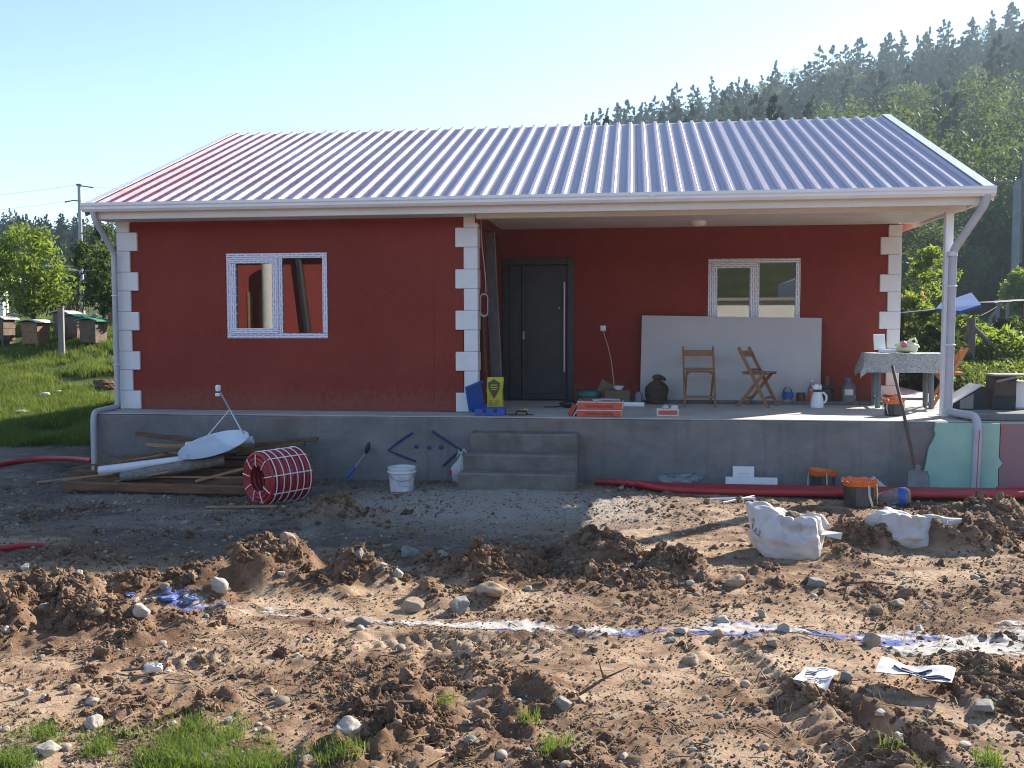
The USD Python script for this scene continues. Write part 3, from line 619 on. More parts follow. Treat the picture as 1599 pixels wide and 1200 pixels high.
# coil of cable hanging from the ceiling corner
CAB = mat('pinkish_cable', (.42, .30, .28), .5)
cp = [(4.80, .10, 2.50), (4.82, .09, 2.1), (4.86, .08, 1.75), (4.87, .08, 1.52)]
lp = [(4.845 + .055 * math.sin(a) + .01 * math.sin(3 * a), .075 + .006 * k, 1.36 - .15 * math.cos(a + PI) * (1 - .06 * k)) for k in range(3) for a in np.linspace(0, 2 * PI, 18)[:-1]]
single('hanging_cable', cat(tube(cp, .006, 6), tube(lp, .006, 6)), CAB, 'thin pinkish cable hanging in a loop from the porch ceiling beside the white blocks', 'cable', smooth=40)
# blue drill case, standing open
c = T('tool_case', 'open blue plastic tool case on the porch edge beside the white blocks', 'tool case', (5.0, -.36, 0), .08)
c.part('tray', cat(box(-.20, .17, -.10, .16, .0, .025, .01), box(-.2, .17, -.10, -.085, .02, .085, .005), box(-.2, .17, .145, .16, .02, .085, .005), box(-.2, -.185, -.085, .145, .02, .085, .005), box(.155, .17, -.085, .145, .02, .085, .005)), BLUEP)
c.part('lid', xf(cat(box(-.15, .15, -.012, .012, 0, .33, .01), box(-.15, .15, -.045, -.012, .0, .03, .004), box(-.15, .15, -.045, -.012, .3, .33, .004)), (-.19, .1, .06), (0, -.22, .95)), BLUEP)
c.part('latch', cat(box(-.1, -.06, -.108, -.1, .04, .08, .003), box(.03, .07, -.108, -.1, .04, .08, .003)), BLACK)
# yellow cement sack
YEL = mat('yellow_sack_paper', (.50, .43, .03), .6, (.42, .36, .03), scale=7, bump=.25, bscale=14, bdist=.02)
k = T('cement_sack', 'upright yellow paper sack with dark shield print behind the blue case', 'sack', (5.00, -.05, 0), -.05)
def sack_mesh(w, d, h, seed, n=14, m_=10):
    """A pillow-like paper sack standing up."""
    V = []; prof = []
    for i in range(n + 1):
        t = i / n; z = h * t
        dd = d * (1 - abs(2 * t - 1) ** 3.0) ** .5 if 0 < t < 1 else 0.012
        ww = w * (1 - .06 * math.sin(PI * t))
        for j in range(2 * m_):
            a = 2 * PI * j / (2 * m_)
            cx, cy = math.cos(a), math.sin(a)
            V.append((ww / 2 * np.sign(cx) * abs(cx) ** .5, dd / 2 * np.sign(cy) * abs(cy) ** .7, z))
    V = np.array(V); q = 2 * m_
    V[:, 1] += .05 * (meshkit.fbm(V * 9 + seed, 3, seed) - .5) * (1 - np.abs(2 * V[:, 2] / h - 1)); V[:, 0] += .045 * (meshkit.fbm(V * 7 + 5, 2, seed) - .5)
    Fs = []
    for i in range(n):
        for j in range(q):
            Fs += [[i * q + j, i * q + (j + 1) % q, (i + 1) * q + (j + 1) % q], [i * q + j, (i + 1) * q + (j + 1) % q, (i + 1) * q + j]]
    return trimesh.Trimesh(V, np.array(Fs), process=False)
sk = sack_mesh(.22, .12, .45, 4); k.part('bag', sk, YEL, smooth=50)
k.part('printed_shield', extrude([(-.075, .38), (0, .43), (.075, .38), (.07, .31), (0, .18), (-.07, .31)], 'y', -.0715, -.068), mat('dark_shield_print', (.06, .06, .025), .6))
for zz, ww in ((.355, .085), (.325, .1), (.30, .07)): k.part('printed_line', box(-ww / 2, ww / 2, -.0738, -.072, zz - .006, zz + .006, 0), YEL)
for zz in (.155, .135, .115): k.part('printed_line', box(-.07, .06, -.0655, -.061, zz - .003, zz + .003, 0), INK)
k.part('base_strip', box(-.1, .1, -.056, -.03, .006, .055, .004), PAPERW)
# trowels
t = T('trowel', 'small trowel with yellow and black handle lying on the porch floor by the steps', 'trowel', (5.32, -.2, 0), .5)
t.part('handle', tube([(-.01, 0, .03), (.05, 0, .045), (.12, 0, .05)], [.012, .016, .013], 8), mat('yellow_handle', (.45, .38, .08), .5), smooth=40)
t.part('blade', cat(box(-.18, -.03, -.045, .045, .004, .008, .001), tube([(-.06, 0, .008), (-.03, 0, .035), (-.005, 0, .03)], .006, 6)), STEEL)
t = T('float_trowel', 'dark plastering trowel lying flat on the porch floor', 'trowel', (5.37, -.36, 0), .25)
t.part('plate', box(-.15, .15, -.05, .05, .003, .008, .001), DARKM); t.part('handle', tube([(-.07, 0, .008), (-.06, 0, .05), (.06, 0, .05), (.07, 0, .008)], .013, 8), BLACK, smooth=40)

# orange cartons with print
CART = mat('orange_carton', (.52, .09, .045), .65, (.45, .075, .038), scale=12)
def carton(name, label, x, y, z, rot, word, up=.085):
    t = T(name, label, 'box', (x, y, z), rot)
    t.part('carton', box(-.27, .27, -.15, .15, .001, up, .005), CART)
    t.part('edge_band', cat(box(-.272, .272, -.152, -.1485, up - .010, up + .001, .001), box(.2685, .273, -.152, .15, .004, up + .001, .001)), PAPERW)
    m = meshkit.text_mesh(word, .034, .001); mv = np.array(m.vertices); x0_, x1_ = mv[:, 0].min(), mv[:, 0].max()
    m = trimesh.Trimesh(np.stack([(mv[:, 0] - (x0_ + x1_) / 2), -.1510 - mv[:, 2], mv[:, 1] + .024], 1), m.faces, process=False)
    t.part('lettering', m, TXT)
    return t
carton('orange_carton', 'orange lettered carton at the bottom of the pair on the porch edge', 6.32, -.33, 0, .02, 'Hammerschlag')
carton('orange_carton', 'orange lettered carton on top of the pair on the porch edge', 6.335, -.32, .088, -.03, 'Hammerschlag', .095)
t = T('leaflet', 'folded white leaflet lying on top of the orange cartons', 'paper', (6.42, -.30, .186), .1)
t.part('sheet', extrude([(-.18, .0), (-.05, .012), (.14, .008), (.15, .011), (-.05, .017), (-.18, .006)], 'y', -.12, .1), PAPERW)
t = T('torn_carton', 'red and white torn carton flap leaning on the left of the orange cartons', 'cardboard', (5.98, -.28, 0), .2)
t.part('flap', xf(box(-.008, .008, -.14, .14, 0, .22, .002), (0, 0, 0), (0, .6, 0)), PAPERW); t.part('inner_flap', xf(box(-.006, .006, -.14, .12, 0, .15, .002), (-.03, -.01, 0), (0, .45, 0)), CART)
t = T('small_carton', 'small open orange and white carton alone near the porch edge', 'box', (7.14, -.22, 0), .06)
t.part('tray', cat(box(-.13, .13, -.085, .085, .001, .012, .002), box(-.13, .13, -.085, -.078, .012, .085, .002), box(-.13, .13, .078, .085, .012, .085, .002), box(-.13, -.123, -.078, .078, .012, .085, .002), box(.123, .13, -.078, .078, .012, .085, .002)), PAPERW)
t.part('front_print', box(-.115, .115, -.0885, -.0855, .018, .072, .001), CART)
t.part('flap', xf(box(0, .08, -.002, .002, 0, .05, .001), (.04, -.07, .084), (.3, 0, .1)), PAPERW)
t.part('contents', xf(blob(2, (.045, .04, .04), .2, 2, 5), (-.02, .0, .09)), FILMM, smooth=True)
# clutter by the wall
t = T('wire_spool', 'big dark green and grey roll of wire left of the carton', 'wire roll', (6.12, 1.35, 0))
t.part('roll', lathe([(0, .004), (.13, .004), (.155, .03), (.165, .09), (.155, .15), (.12, .2), (.07, .225), (0, .23)], 24), mat('dark_wire_roll', (.035, .042, .042), .7, (.06, .065, .06), scale=30, stretch=(1, 1, 8), bump=.6, bscale=30, bdist=.01), smooth=40)
t.part('green_band', lathe([(.163, .125), (.168, .128), (.162, .175), (.150, .19)], 24), mat('green_band', (.03, .13, .10), .6), smooth=40)
for z, r_ in ((.05, .166), (.085, .17), (.105, .17)): t.part('strap', tube([(r_ * math.cos(a), r_ * math.sin(a), z + .015 * math.sin(a)) for a in np.linspace(0, 2 * PI, 20)[:-1]], .004, 5, closed=True), mat('pale_strap', (.3, .27, .2), .6))
t = T('cardboard_box', 'brown cardboard box with red stripe behind the orange cartons', 'box', (6.52, 1.30, 0), -.05)
CARDB = mat('cardboard', (.15, .10, .065), .85, (.12, .08, .052), scale=6)
t.part('box', cat(box(-.17, .17, -.13, .13, .002, .21, .005)), CARDB); t.part('flap', xf(box(-.1, .1, -.003, .003, 0, .2, .001), (-.22, .05, .13), (-.1, .5, .3)), CARDB); t.part('stripe', box(-.165, .165, -.134, -.1305, .035, .055, .001), mat('red_print', (.22, .03, .03), .7))
t = T('bowl', 'white plastic bowl on the brown cardboard box', 'bowl', (6.53, 1.28, .213))
t.part('bowl', lathe([(0, .004), (.04, .0), (.06, .02), (.078, .05), (.082, .052), (.075, .05), (.056, .022), (.038, .006), (0, .006)], 24), PVC, smooth=40)
t = T('jar', 'clear glass jar standing right of the cardboard box', 'jar', (6.80, 1.28, 0)); t.part('glass', lathe([(0, .003), (.05, .003), (.055, .02), (.055, .15), (.04, .17), (.04, .19), (0, .19)], 18), CLEAR, smooth=40)
single('paper_tube', tube([(6.42, 1.02, .035), (6.88, 1.0, .035)], .034, 16), PVC, 'short white plastic tube lying in front of the cardboard box', 'tube', smooth=40)
t = T('power_tool', 'black power tool with cable lying left of the wire roll', 'power tool', (5.88, .75, 0), .4)
t.part('body', cat(xf(blob(2, (.13, .05, .05), .25, 2.5, 8), (0, 0, .055))), BLACK, smooth=True); t.part('grip', tube([(.1, 0, .06), (.2, .02, .07), (.25, .04, .03)], [.03, .024, .02], 8), BLACK, smooth=True)
t.part('cord', tube([(.24, .04, .03), (.32, .1, .012), (.2, .22, .012), (-.05, .2, .012), (-.2, .1, .012), (-.3, .15, .012)], .007, 6), BLACK, smooth=True)
t = T('burlap_sack', 'brown cloth sack tied at the top beside the grey board', 'sack', (7.06, 1.55, 0), .1)
BUR = mat('brown_cloth', (.075, .052, .032), .95, (.045, .032, .022), scale=5, bump=.5, bscale=25, bdist=.02)
bs = blob(4, (.165, .12, .2), .12, 2.2, 12, flat=.85); bv = np.array(bs.vertices); zz = bv[:, 2] / .2
pinch = 1 - .62 * smoothstep(.35, .95, zz); bv[:, 0] *= pinch; bv[:, 1] *= pinch; bv[:, 0] += .012 * np.sin(9 * np.arctan2(bv[:, 1], bv[:, 0])) * smoothstep(.2, .9, zz); bv[:, 2] += .17
t.part('sack', (bv, bs.faces), BUR, smooth=True); t.part('knot', cat(xf(blob(2, (.07, .04, .045), .3, 2, 4), (.01, 0, .375)), xf(blob(2, (.055, .02, .03), .3, 2, 7), (.08, -.01, .36), (0, .5, 0))), BUR, smooth=True)
# wall cable
single('socket_cable', tube([(6.295, 2.01, 1.035), (6.32, 1.98, .95), (6.37, 1.9, .8), (6.42, 1.75, .6), (6.45, 1.55, .4), (6.47, 1.40, .27)], .006, 6), mat('cream_cable', (.45, .36, .26), .5), 'thin cream cable dropping from the wall socket to the cardboard box', 'cable', smooth=40)
# right-hand clutter
t = T('plastic_tub', 'small clear tub with blue band beside the sideways chair', 'tub', (8.87, 1.72, .0)); t.part('tub', lathe([(0, .05), (.055, .05), (.07, .15), (.06, .2), (.03, .24), (0, .24)], 20), CLEAR, smooth=40); t.part('label_band', lathe([(.062, .085), (.0735, .088), (.0765, .165), (.069, .168)], 20), BLUEP, smooth=40); t.part('base', lathe([(0, .0), (.05, .0), (.055, .05), (0, .051)], 20), PVC, smooth=40)
t = T('glass_jar', 'brown glass jar between the blue tub and the orange bottle', 'jar', (9.06, 1.78, 0)); t.part('jar', lathe([(0, .003), (.055, .003), (.06, .02), (.06, .12), (.052, .135), (0, .135)], 20), mat('brown_jar', (.13, .04, .018), .25), smooth=40); t.part('lid', lathe([(0, .136), (.055, .136), (.055, .16), (0, .16)], 20), DARKM, smooth=40)
t = T('liquid_bottle', 'clear bottle half full of orange liquid by the grey board', 'bottle', (9.20, 1.72, 0)); t.part('liquid', lathe([(0, .003), (.055, .003), (.056, .18), (0, .18)], 20), mat('orange_liquid', (.5, .12, .03), .25), smooth=40); t.part('bottle', lathe([(.0562, .181), (.056, .22), (.03, .27), (.018, .285), (.018, .31), (0, .31)], 20), CLEAR, smooth=40); t.part('cap', lathe([(0, .312), (.02, .312), (.02, .335), (0, .335)], 14), PVC, smooth=40)
t = T('pressure_sprayer', 'white hand pump sprayer with looped handle on the porch floor', 'sprayer', (9.16, 1.12, 0), 0)
t.part('tank', lathe([(0, .002), (.078, .002), (.085, .012), (.085, .06), (.075, .13), (.058, .19), (.048, .215), (0, .215)], 28), PVC, smooth=40)
t.part('collar', lathe([(.03, .214), (.056, .216), (.052, .235), (.03, .245), (0, .245)], 20), BLACK, smooth=40)
t.part('pump_head', cat(xf(blob(3, (.045, .035, .045), .05, 2, 1), (-.012, 0, .275)), tube([(-.04, 0, .28), (-.075, 0, .275)], [.014, .01], 8)), PVC, smooth=True)
t.part('nozzle', tube([(-.07, 0, .275), (-.088, 0, .272)], .012, 8), BLACK, smooth=40)
t.part('trigger', tube([(.035, 0, .23), (.045, 0, .27), (.042, 0, .31)], [.012, .014, .01], 8), PVC, smooth=40)
t.part('handle', tube([(.035, 0, .205), (.085, 0, .2), (.118, 0, .16), (.118, 0, .11), (.1, 0, .075), (.075, 0, .06)], [.014, .016, .016, .015, .014, .012], 10), PVC, smooth=40)
t = T('blowtorch', 'black blowtorch with wooden grip behind the white sprayer', 'tool', (9.40, 1.75, 0)); t.part('canister', lathe([(0, .002), (.09, .002), (.095, .02), (.095, .17), (.075, .22), (.03, .24), (0, .24)], 22), BLACK, smooth=40); t.part('shoulder', box(-.1, .09, -.05, .05, .215, .265, .012), BLACK); t.part('grip', tube([(.01, 0, .26), (.01, 0, .39)], .03, 12), mat('dark_brown_grip', (.09, .04, .028), .5), smooth=40)
t = T('water_jug', 'large clear plastic water jug with purple cap and white label', 'water jug', (9.70, 1.75, 0))
t.part('bottle', lathe([(0, .004), (.10, .004), (.108, .02), (.108, .05), (.104, .06), (.108, .07), (.108, .2), (.104, .21), (.108, .22), (.09, .27), (.05, .315), (.028, .33), (0, .33)], 24), CLEAR, smooth=40)
t.part('cap', lathe([(0, .331), (.032, .331), (.03, .36), (0, .362)], 16), mat('purple_cap', (.16, .10, .35), .4), smooth=40); t.part('label', box(-.075, .035, -.112, -.1085, .135, .215, .002), PAPERW)
t.part('handle', tube([(-.03, 0, .335), (-.06, 0, .365), (-.05, 0, .375), (0, 0, .365)], .006, 6), mat('purple_cap', (.16, .10, .35), .4), smooth=40)
# table with cloth
tb = T('table', 'small grey-blue wooden table at the sunny end of the porch', 'table', (10.30, 1.35, 0), -.12)
TW = mat('grey_blue_paint', (.16, .18, .19), .6, (.12, .14, .15), scale=5, stretch=(4, 4, 1))
for sx in (-1, 1):
    for sy in (-1, 1): tb.part('leg', bar((sx * .33, sy * .22, .001), (sx * .32, sy * .21, .70), .05, .05), TW)
tb.part('apron', cat(box(-.30, .30, -.22, -.2, .6, .7, .002)), TW); tb.part('apron', box(-.30, .30, .2, .22, .6, .7, .002), TW); tb.part('stretcher', box(-.3, .3, .205, .225, .08, .115, .002), TW); tb.part('stretcher', box(-.335, -.31, -.19, .19, .1, .135, .002), TW)
tb.part('tabletop', box(-.46, .46, -.30, .30, .70, .722, .004), TW)
def cloth():
    n, m_ = 60, 44; hw, hd, drop = .47, .31, .27
    xs, ys_ = np.linspace(-hw - drop - .02, hw + drop - .1, n), np.linspace(-hd - drop, hd + drop, m_)
    X, Y = np.meshgrid(xs, ys_); ex, ey = np.maximum(np.abs(X) - hw, 0), np.maximum(np.abs(Y) - hd, 0)
    e = np.maximum(ex, ey) + .25 * np.minimum(ex, ey)
    cx, cy = np.clip(X, -hw, hw), np.clip(Y, -hd, hd); wav = .014 * np.sin(X * 17 + 1) * (ey > 0) + .012 * np.sin(Y * 21) * (ex > 0)
    px = cx + np.sign(X) * np.minimum(ex, .012) + np.sign(X) * (ex > 0) * (.02 + ex * .16 + wav); py = cy + np.sign(Y) * np.minimum(ey, .012) + np.sign(Y) * (ey > 0) * (.008 + ey * .12 + wav)
    pz = .727 - np.maximum(e - .012, 0) * .97 + .002 * np.sin(X * 13) * np.sin(Y * 9)
    V = np.stack([px, py, pz], -1).reshape(-1, 3); ii = (np.arange(m_ - 1)[:, None] * n + np.arange(n - 1)[None]).ravel()
    return V, np.stack([ii, ii + 1, ii + n + 1, ii + n], 1)
CL = usdkit.material(stage, '/World/Looks/patterned_cloth', {'geo': ('geometry', {}), 'vo': ('voronoi_texture', {'scale': 26.0, 'feature': 'smooth_f1', 'detail': 1.0}), 'no': ('noise_texture', {'scale': 45.0, 'detail': 3.0, 'distortion': 2.0}), 'ra': ('rgb_ramp', {'ramp': [(.40, (.24, .28, .29)), (.5, (.42, .46, .47)), (.6, (.62, .65, .66))]}), 'p': ('principled_bsdf', {'roughness': .7}), 'tr': ('translucent_bsdf', {'color': (.4, .42, .42)}), 'mx': ('mix_closure', {'fac': .18})},
    [('geo.position', 'no.vector'), ('no.fac', 'ra.fac'), ('ra.color', 'p.base_color'), ('p.BSDF', 'mx.closure1'), ('tr.BSDF', 'mx.closure2')], surface='mx.closure')
q = T('tablecloth', 'grey-blue patterned plastic cloth draped over the porch table', 'tablecloth', (10.30, 1.35, 0), -.12); q.part('cloth', cloth(), CL, smooth=True)
q = T('foam_container', 'white foam food container standing open on the table', 'container', (10.10, 1.36, .73), -.2)
q.part('base', cat(box(-.10, .12, -.08, .1, .002, .045, .012)), PVC); q.part('lid', xf(box(-.008, .008, -.09, .09, 0, .215, .008), (-.09, .01, .035), (0, -.12, -.95)), PVC)
def crumple(rad, seed, amp=.3, freq=2.2, cuts=10, sub=4, flat=.7):
    m = blob(sub, (1, 1, 1), amp, freq, seed, flat=flat, cuts=cuts); v = np.array(m.vertices)
    rid = np.abs(meshkit.fbm(v * 2.6 + seed, 3, seed + 1) - .5) * 2
    v = v * (1 + .22 * (.35 - rid))[:, None]
    v[:, 2] -= v[:, 2].min()
    return trimesh.Trimesh(v * np.array(rad), m.faces, process=False)
q = T('carrier_bag', 'white and pink carrier bag with looped handles on the table', 'bag', (10.34, 1.35, .732), .1)
q.part('bag', crumple((.15, .10, .085), 31), FILMM, smooth=40); q.part('handle', tube([(.02, .02, .10), (.06, .02, .17), (.115, .01, .19), (.14, 0, .15), (.12, 0, .09)], [.02, .018, .014, .014, .02], 8), FILMM, smooth=40)
q.part('pink_print', xf(crumple((.04, .03, .045), 33), (-.06, -.07, .07)), mat('pink_film', (.55, .16, .25), .45), smooth=40)
single('plate', lathe([(0, .002), (.07, .002), (.11, .012), (.112, .014), (.07, .006), (0, .006)], 24, (10.27, 1.22, .732)), DARKM, 'dark shallow plate under the carrier bag', 'plate', smooth=40)
# cut-open paint buckets
BLKB = mat('black_bucket', (.02, .019, .02), .4, (.035, .032, .03), scale=9)
def cut_bucket(name, label, loc, rot, h=.26, w=.15, rim=.05, wrap=True):
    t = T(name, label, 'bucket', loc, rot)
    def sq(s, z, n=28): 
        a = np.linspace(0, 2 * PI, n, endpoint=False); c, s_ = np.cos(a), np.sin(a)
        return np.stack([s * np.sign(c) * np.abs(c) ** .55, s * .85 * np.sign(s_) * np.abs(s_) ** .55, np.full(n, z)], 1)
    def loft(rs): 
        n = len(rs[0]); V = np.vstack(rs); Fs = []
        for i in range(len(rs) - 1):
            for j in range(n): Fs += [[i * n + j, i * n + (j + 1) % n, (i + 1) * n + (j + 1) % n], [i * n + j, (i + 1) * n + (j + 1) % n, (i + 1) * n + j]]
        return trimesh.Trimesh(V, np.array(Fs), process=False)
    t.part('body', loft([sq(.01, .003), sq(w * .9, .003), sq(w, h - rim), sq(w - .006, h - rim), sq(w * .9 - .006, .012), sq(.01, .012)]), BLKB, smooth=40)
    rs = np.random.RandomState(int(w * 1e4)); top = sq(w * 1.16, h); top[:, 2] += rs.uniform(-.012, .02, 28); top[:, :2] *= rs.uniform(.97, 1.06, (28, 1)); t2 = top * [.97, .97, 1]
    t.part('rim', loft([sq(w + .002, h - rim - .004), sq(w * 1.08, h - rim * .5), top, t2, sq(w * 1.05, h - rim * .5), sq(w - .003, h - rim)]), ORANGE, smooth=40)
    t.part('label', box(-w * .3, w * .55, -w * .85 - .002, -w * .80, .02, h - rim - .01, .004), mat('dark_label', (.045, .042, .05), .5, (.07, .065, .07), scale=20))
    if wrap:
        for k in range(5):
            a = rs.uniform(0, 6.28); t.part('film_strip', tube([(w * 1.12 * math.cos(a), w * .95 * math.sin(a), h - .01), (w * 1.2 * math.cos(a), w * 1.05 * math.sin(a), h * .5), (w * 1.25 * math.cos(a + .2), w * 1.1 * math.sin(a + .2), .02)], [.006, .009, .004], 4), FILMM)
    return t
cut_bucket('paint_bucket', 'small bucket with orange rim and crumpled film on the porch edge under the table', (9.86, .06, 0), .1, .20, .105)
t = T('orange_bowl', 'orange plastic bowl in the sun behind the table legs', 'bowl', (10.33, 1.92, 0)); t.part('bowl', lathe([(0, .004), (.06, .002), (.09, .05), (.115, .13), (.12, .13), (.11, .12), (.085, .05), (.055, .01), (0, .01)], 24), ORANGE, smooth=40)
# shovel leaning on the base
s_ = T('shovel', 'old shovel leaning with its long brown handle against the concrete base', 'shovel', (9.88, -.95, gz(9.88, -.95)))
s_.part('handle', tube([(9.86, -.86, -.5), (9.80, -.62, .05), (9.74, -.30, .62)], .018, 8), mat('worn_brown_handle', (.085, .05, .035), .7), smooth=40, world=True)
s_.part('blade', xf(extrude([(-.11, .0), (.11, .0), (.12, .05), (.11, .26), (.03, .27), (.03, .33), (-.03, .33), (-.03, .27), (-.10, .26), (-.12, .05)], 'y', -.005, .005), (9.885, -.93, -.79), (-.22, 0, 0)), mat('dull_steel', (.17, .17, .18), .5, (.10, .10, .11), scale=9, metallic=.5), world=True)
# far right end of the slab
t = T('wooden_crate', 'tall dark wooden crate with slanted front board at the right end of the slab', 'crate', (11.10, .10, .085))
CRW = mat('dark_crate_wood', (.085, .05, .03), .8, (.05, .03, .02), scale=6, stretch=(5, 5, 1))
t.part('body', box(-.13, .13, -.12, .14, .002, .40, .006), mat('black_tar_paint', (.016, .016, .018), .7)); t.part('front_board', box(-.118, .118, -.132, -.1205, .17, .345, .003), CRW); t.part('slant_board', bar((-.1, -.138, .34), (.115, -.138, .395), .012, .03), mat('grey_batten', (.2, .18, .17), .8)); t.part('top_board', box(-.13, .32, -.16, .2, .402, .425, .004), mat('grey_batten', (.2, .18, .17), .8))
single('white_tub', box(11.26, 11.45, .12, .36, .087, .42, .02), PVC, 'white plastic tub at the right edge beside the dark crate', 'tub')
single('concrete_block', box(10.52, 11.45, -.52, .4, .002, .085, .012), conc, 'low concrete ledge on the slab right of the post', 'ledge')
t = T('hive_box', 'black and grey wooden box with a slanted white lid beside the post', 'box', (10.75, .14, .087), .1)
t.part('body', extrude([(-.17, 0), (.16, 0), (.16, .26), (.07, .285), (-.17, .12)], 'y', -.13, .16), mat('black_tar_paint', (.016, .016, .018), .7)); t.part('side_panel', extrude([(-.165, .01), (-.01, .01), (-.01, .19), (-.165, .11)], 'y', -.142, -.132), mat('grey_batten', (.2, .18, .17), .8)); t.part('lid', extrude([(-.26, .085), (-.25, .072), (.085, .283), (.08, .30)], 'y', -.15, .18), PAPERW)
single('flat_board', box(10.55, 11.0, .05, .3, .0855, .0985, .004), PLANKW, 'flat brown board under the slanted black box', 'board')
# ================================================================ things on the ground in front
def on_ground(px, py, sink=0.0):
    p = ground_at(px, py); p[2] -= sink; return p
# timber pile by the base
TIMB = [  # ends, width, depth, material, label
    ((.10, -1.95, -.70), (2.35, -2.02, -.70), .10, .09, PLANKW, 'dark beam along the front foot of the timber pile'),
    ((.25, -1.70, -.68), (2.55, -1.55, -.66), .12, .08, PLANKW, 'dark beam second from the front at the foot of the timber pile'),
    ((-.12, -1.45, -.64), (1.9, -1.20, -.62), .11, .07, PLANKW, 'dark timber reaching out on the left of the pile'),
    ((.05, -1.25, -.60), (2.3, -1.05, -.52), .13, .07, PLANKW, 'brown timber in the middle of the pile'),
    ((.30, -1.05, -.50), (2.55, -.95, -.44), .12, .06, PLANKW, 'brown timber high in the pile under the dish'),
    ((.15, -.88, -.62), (2.2, -.82, -.62), .12, .10, PLANKW, 'dark beam against the concrete at the back of the pile'),
    ((.42, -.98, -.215), (1.75, -.86, -.36), .09, .05, PLANKW, 'brown board rising to the left at the top of the pile'),
    ((.55, -1.0, -.345), (1.9, -.9, -.37), .08, .045, PALEW, 'light board below the topmost board of the pile'),
    ((.30, -1.35, -.52), (1.25, -1.12, -.40), .035, .03, PALEW, 'pale batten slanting over the left of the pile'),
    ((-.15, -1.62, -.70), (.62, -1.5, -.60), .03, .025, PALEW, 'pale batten poking out low at the left of the pile'),
    ((1.52, -1.72, -.66), (2.75, -1.35, -.375), .055, .03, PALEW, 'pale plank slanting up to the right across the pile'),
    ((1.75, -1.1, -.42), (2.62, -1.0, -.30), .11, .05, PLANKW, 'dark board end showing right of the dish'),
    ((1.9, -.9, -.34), (2.72, -.82, -.27), .08, .05, PLANKW, 'short dark board highest on the right of the pile'),
    ((2.02, -1.25, -.50), (2.75, -1.12, -.42), .10, .05, PLANKW, 'brown board end just above the red coil')]
for i, (a, b, w, d, m, lab) in enumerate(TIMB):
    a, b = np.array(a) + [.28, 0, 0], np.array(b) + [.22, 0, 0]
    sub = trimesh.Trimesh(*trimesh.remesh.subdivide_to_size(*vf(bar(a, b, w, d, .006)), .12), process=True); v = np.array(sub.vertices)
    v += (meshkit.fbm(v * 5 + i * 3, 3, i)[:, None] - .5) * [.01, .02, .025]
    single('timber', (v, sub.faces), m, lab, 'timber', group=None)
rs = np.random.RandomState(8)
SPOT = ['low at the left end', 'just above the white pipe', 'in the middle behind the dish', 'near the red coil', 'at the back against the concrete', 'lowest at the front', 'highest at the left', 'right under the dish', 'across the front beams', 'at the far right behind the coil']
for i in range(10):
    cx, cy, cz = .45 + .23 * i, -1.9 + .11 * ((i * 7) % 10), -.62 + .03 * ((i * 3) % 9); a = rs.normal(0, .22); L = rs.uniform(.35, .8); dz = rs.normal(0, .05); d_ = np.array([math.cos(a) * L, math.sin(a) * L, dz])
    single('broken_lath', bar(np.array([cx, cy, cz]) - d_, np.array([cx, cy, cz]) + d_, rs.uniform(.02, .06), .018), PALEW if i % 3 == 0 else PLANKW, 'thin broken lath in the timber pile, ' + SPOT[i], 'lath')
single('timber', bar(on_ground(322, 797) + [0, 0, .02], on_ground(432, 796) + [0, 0, .025], .03, .02), PALEW, 'thin yellowish batten lying alone on the ground left of the red coil', 'timber')
single('log', tube([(1.0, -1.9, -.60), (1.3, -1.78, -.56), (1.65, -1.66, -.50), (2.05, -1.5, -.44)], [.05, .075, .07, .06], 12), mat('peeled_log', (.22, .21, .18), .85, (.11, .10, .085), scale=14, stretch=(1, 4, 4), bump=.4, bscale=30, bdist=.006), 'grey peeled log lying under the white pipe on the pile', 'log', smooth=50)
def plastic_pipe(a, b, r, lab):
    a, b = np.array(a), np.array(b); t = (b - a) / np.linalg.norm(b - a)
    m = cat(tube([a, a + (b - a) * .33, a + (b - a) * .66, b], r, 20, caps=False), tube([b, a], r * .93, 20, caps=False)); q = []
    single('plastic_pipe', m, PIPE, lab, 'pipe', smooth=40)
plastic_pipe((.66, -1.75, -.56), (1.64, -1.55, -.44), .055, 'white plastic pipe lying lowest on the left of the timber pile')
plastic_pipe((1.42, -1.15, -.335), (2.2, -1.0, -.27), .05, 'white plastic pipe poking out behind the satellite dish')
# satellite dish lying on the pile
d = T('satellite_dish', 'white satellite dish lying tilted on the timber pile with its feed arm up', 'satellite dish', (1.88, -1.35, -.36))
R = .405; prof = [(0, 0)] + [(R * t, .085 * t * t) for t in np.linspace(.1, 1, 10)] + [(R + .006, .088), (R + .004, .08)] + [(R * t, .085 * t * t - .006) for t in np.linspace(1, .05, 8)] + [(0, -.006)]
dish = lathe(prof, 48); ROT = (.0, .0, 0)
dm = trimesh.transformations.euler_matrix(.27, -.17, .06)[:3, :3]
dv, df = vf(dish); d.part('reflector', (dv @ dm.T, df), mat('dish_paint', (.60, .66, .72), .45, (.54, .60, .66), scale=6), smooth=40)
MET = mat('painted_arm', (.24, .25, .28), .5); tip = np.array([-.08, .28, .71])
a0 = dm @ np.array([.30, .22, .06]); d.part('feed_arm', tube([a0, .5 * (a0 + tip), tip], .012, 8), MET, smooth=40)
jn = a0 + (tip - a0) * .55
d.part('strut', tube([dm @ np.array([-.22, .20, .06]), jn], .007, 6), PIPE); d.part('strut', tube([dm @ np.array([.38, .02, .07]), jn], .007, 6), PIPE)
d.part('feed_horn', cat(lathe([(0, -.03), (.028, -.03), (.034, .0), (.034, .03), (.02, .045), (0, .045)], 16, tip + [0, 0, .0]), box(tip[0] - .03, tip[0] + .03, tip[1] - .03, tip[1] + .05, tip[2] - .09, tip[2] - .05, .008)), PVC, smooth=30)
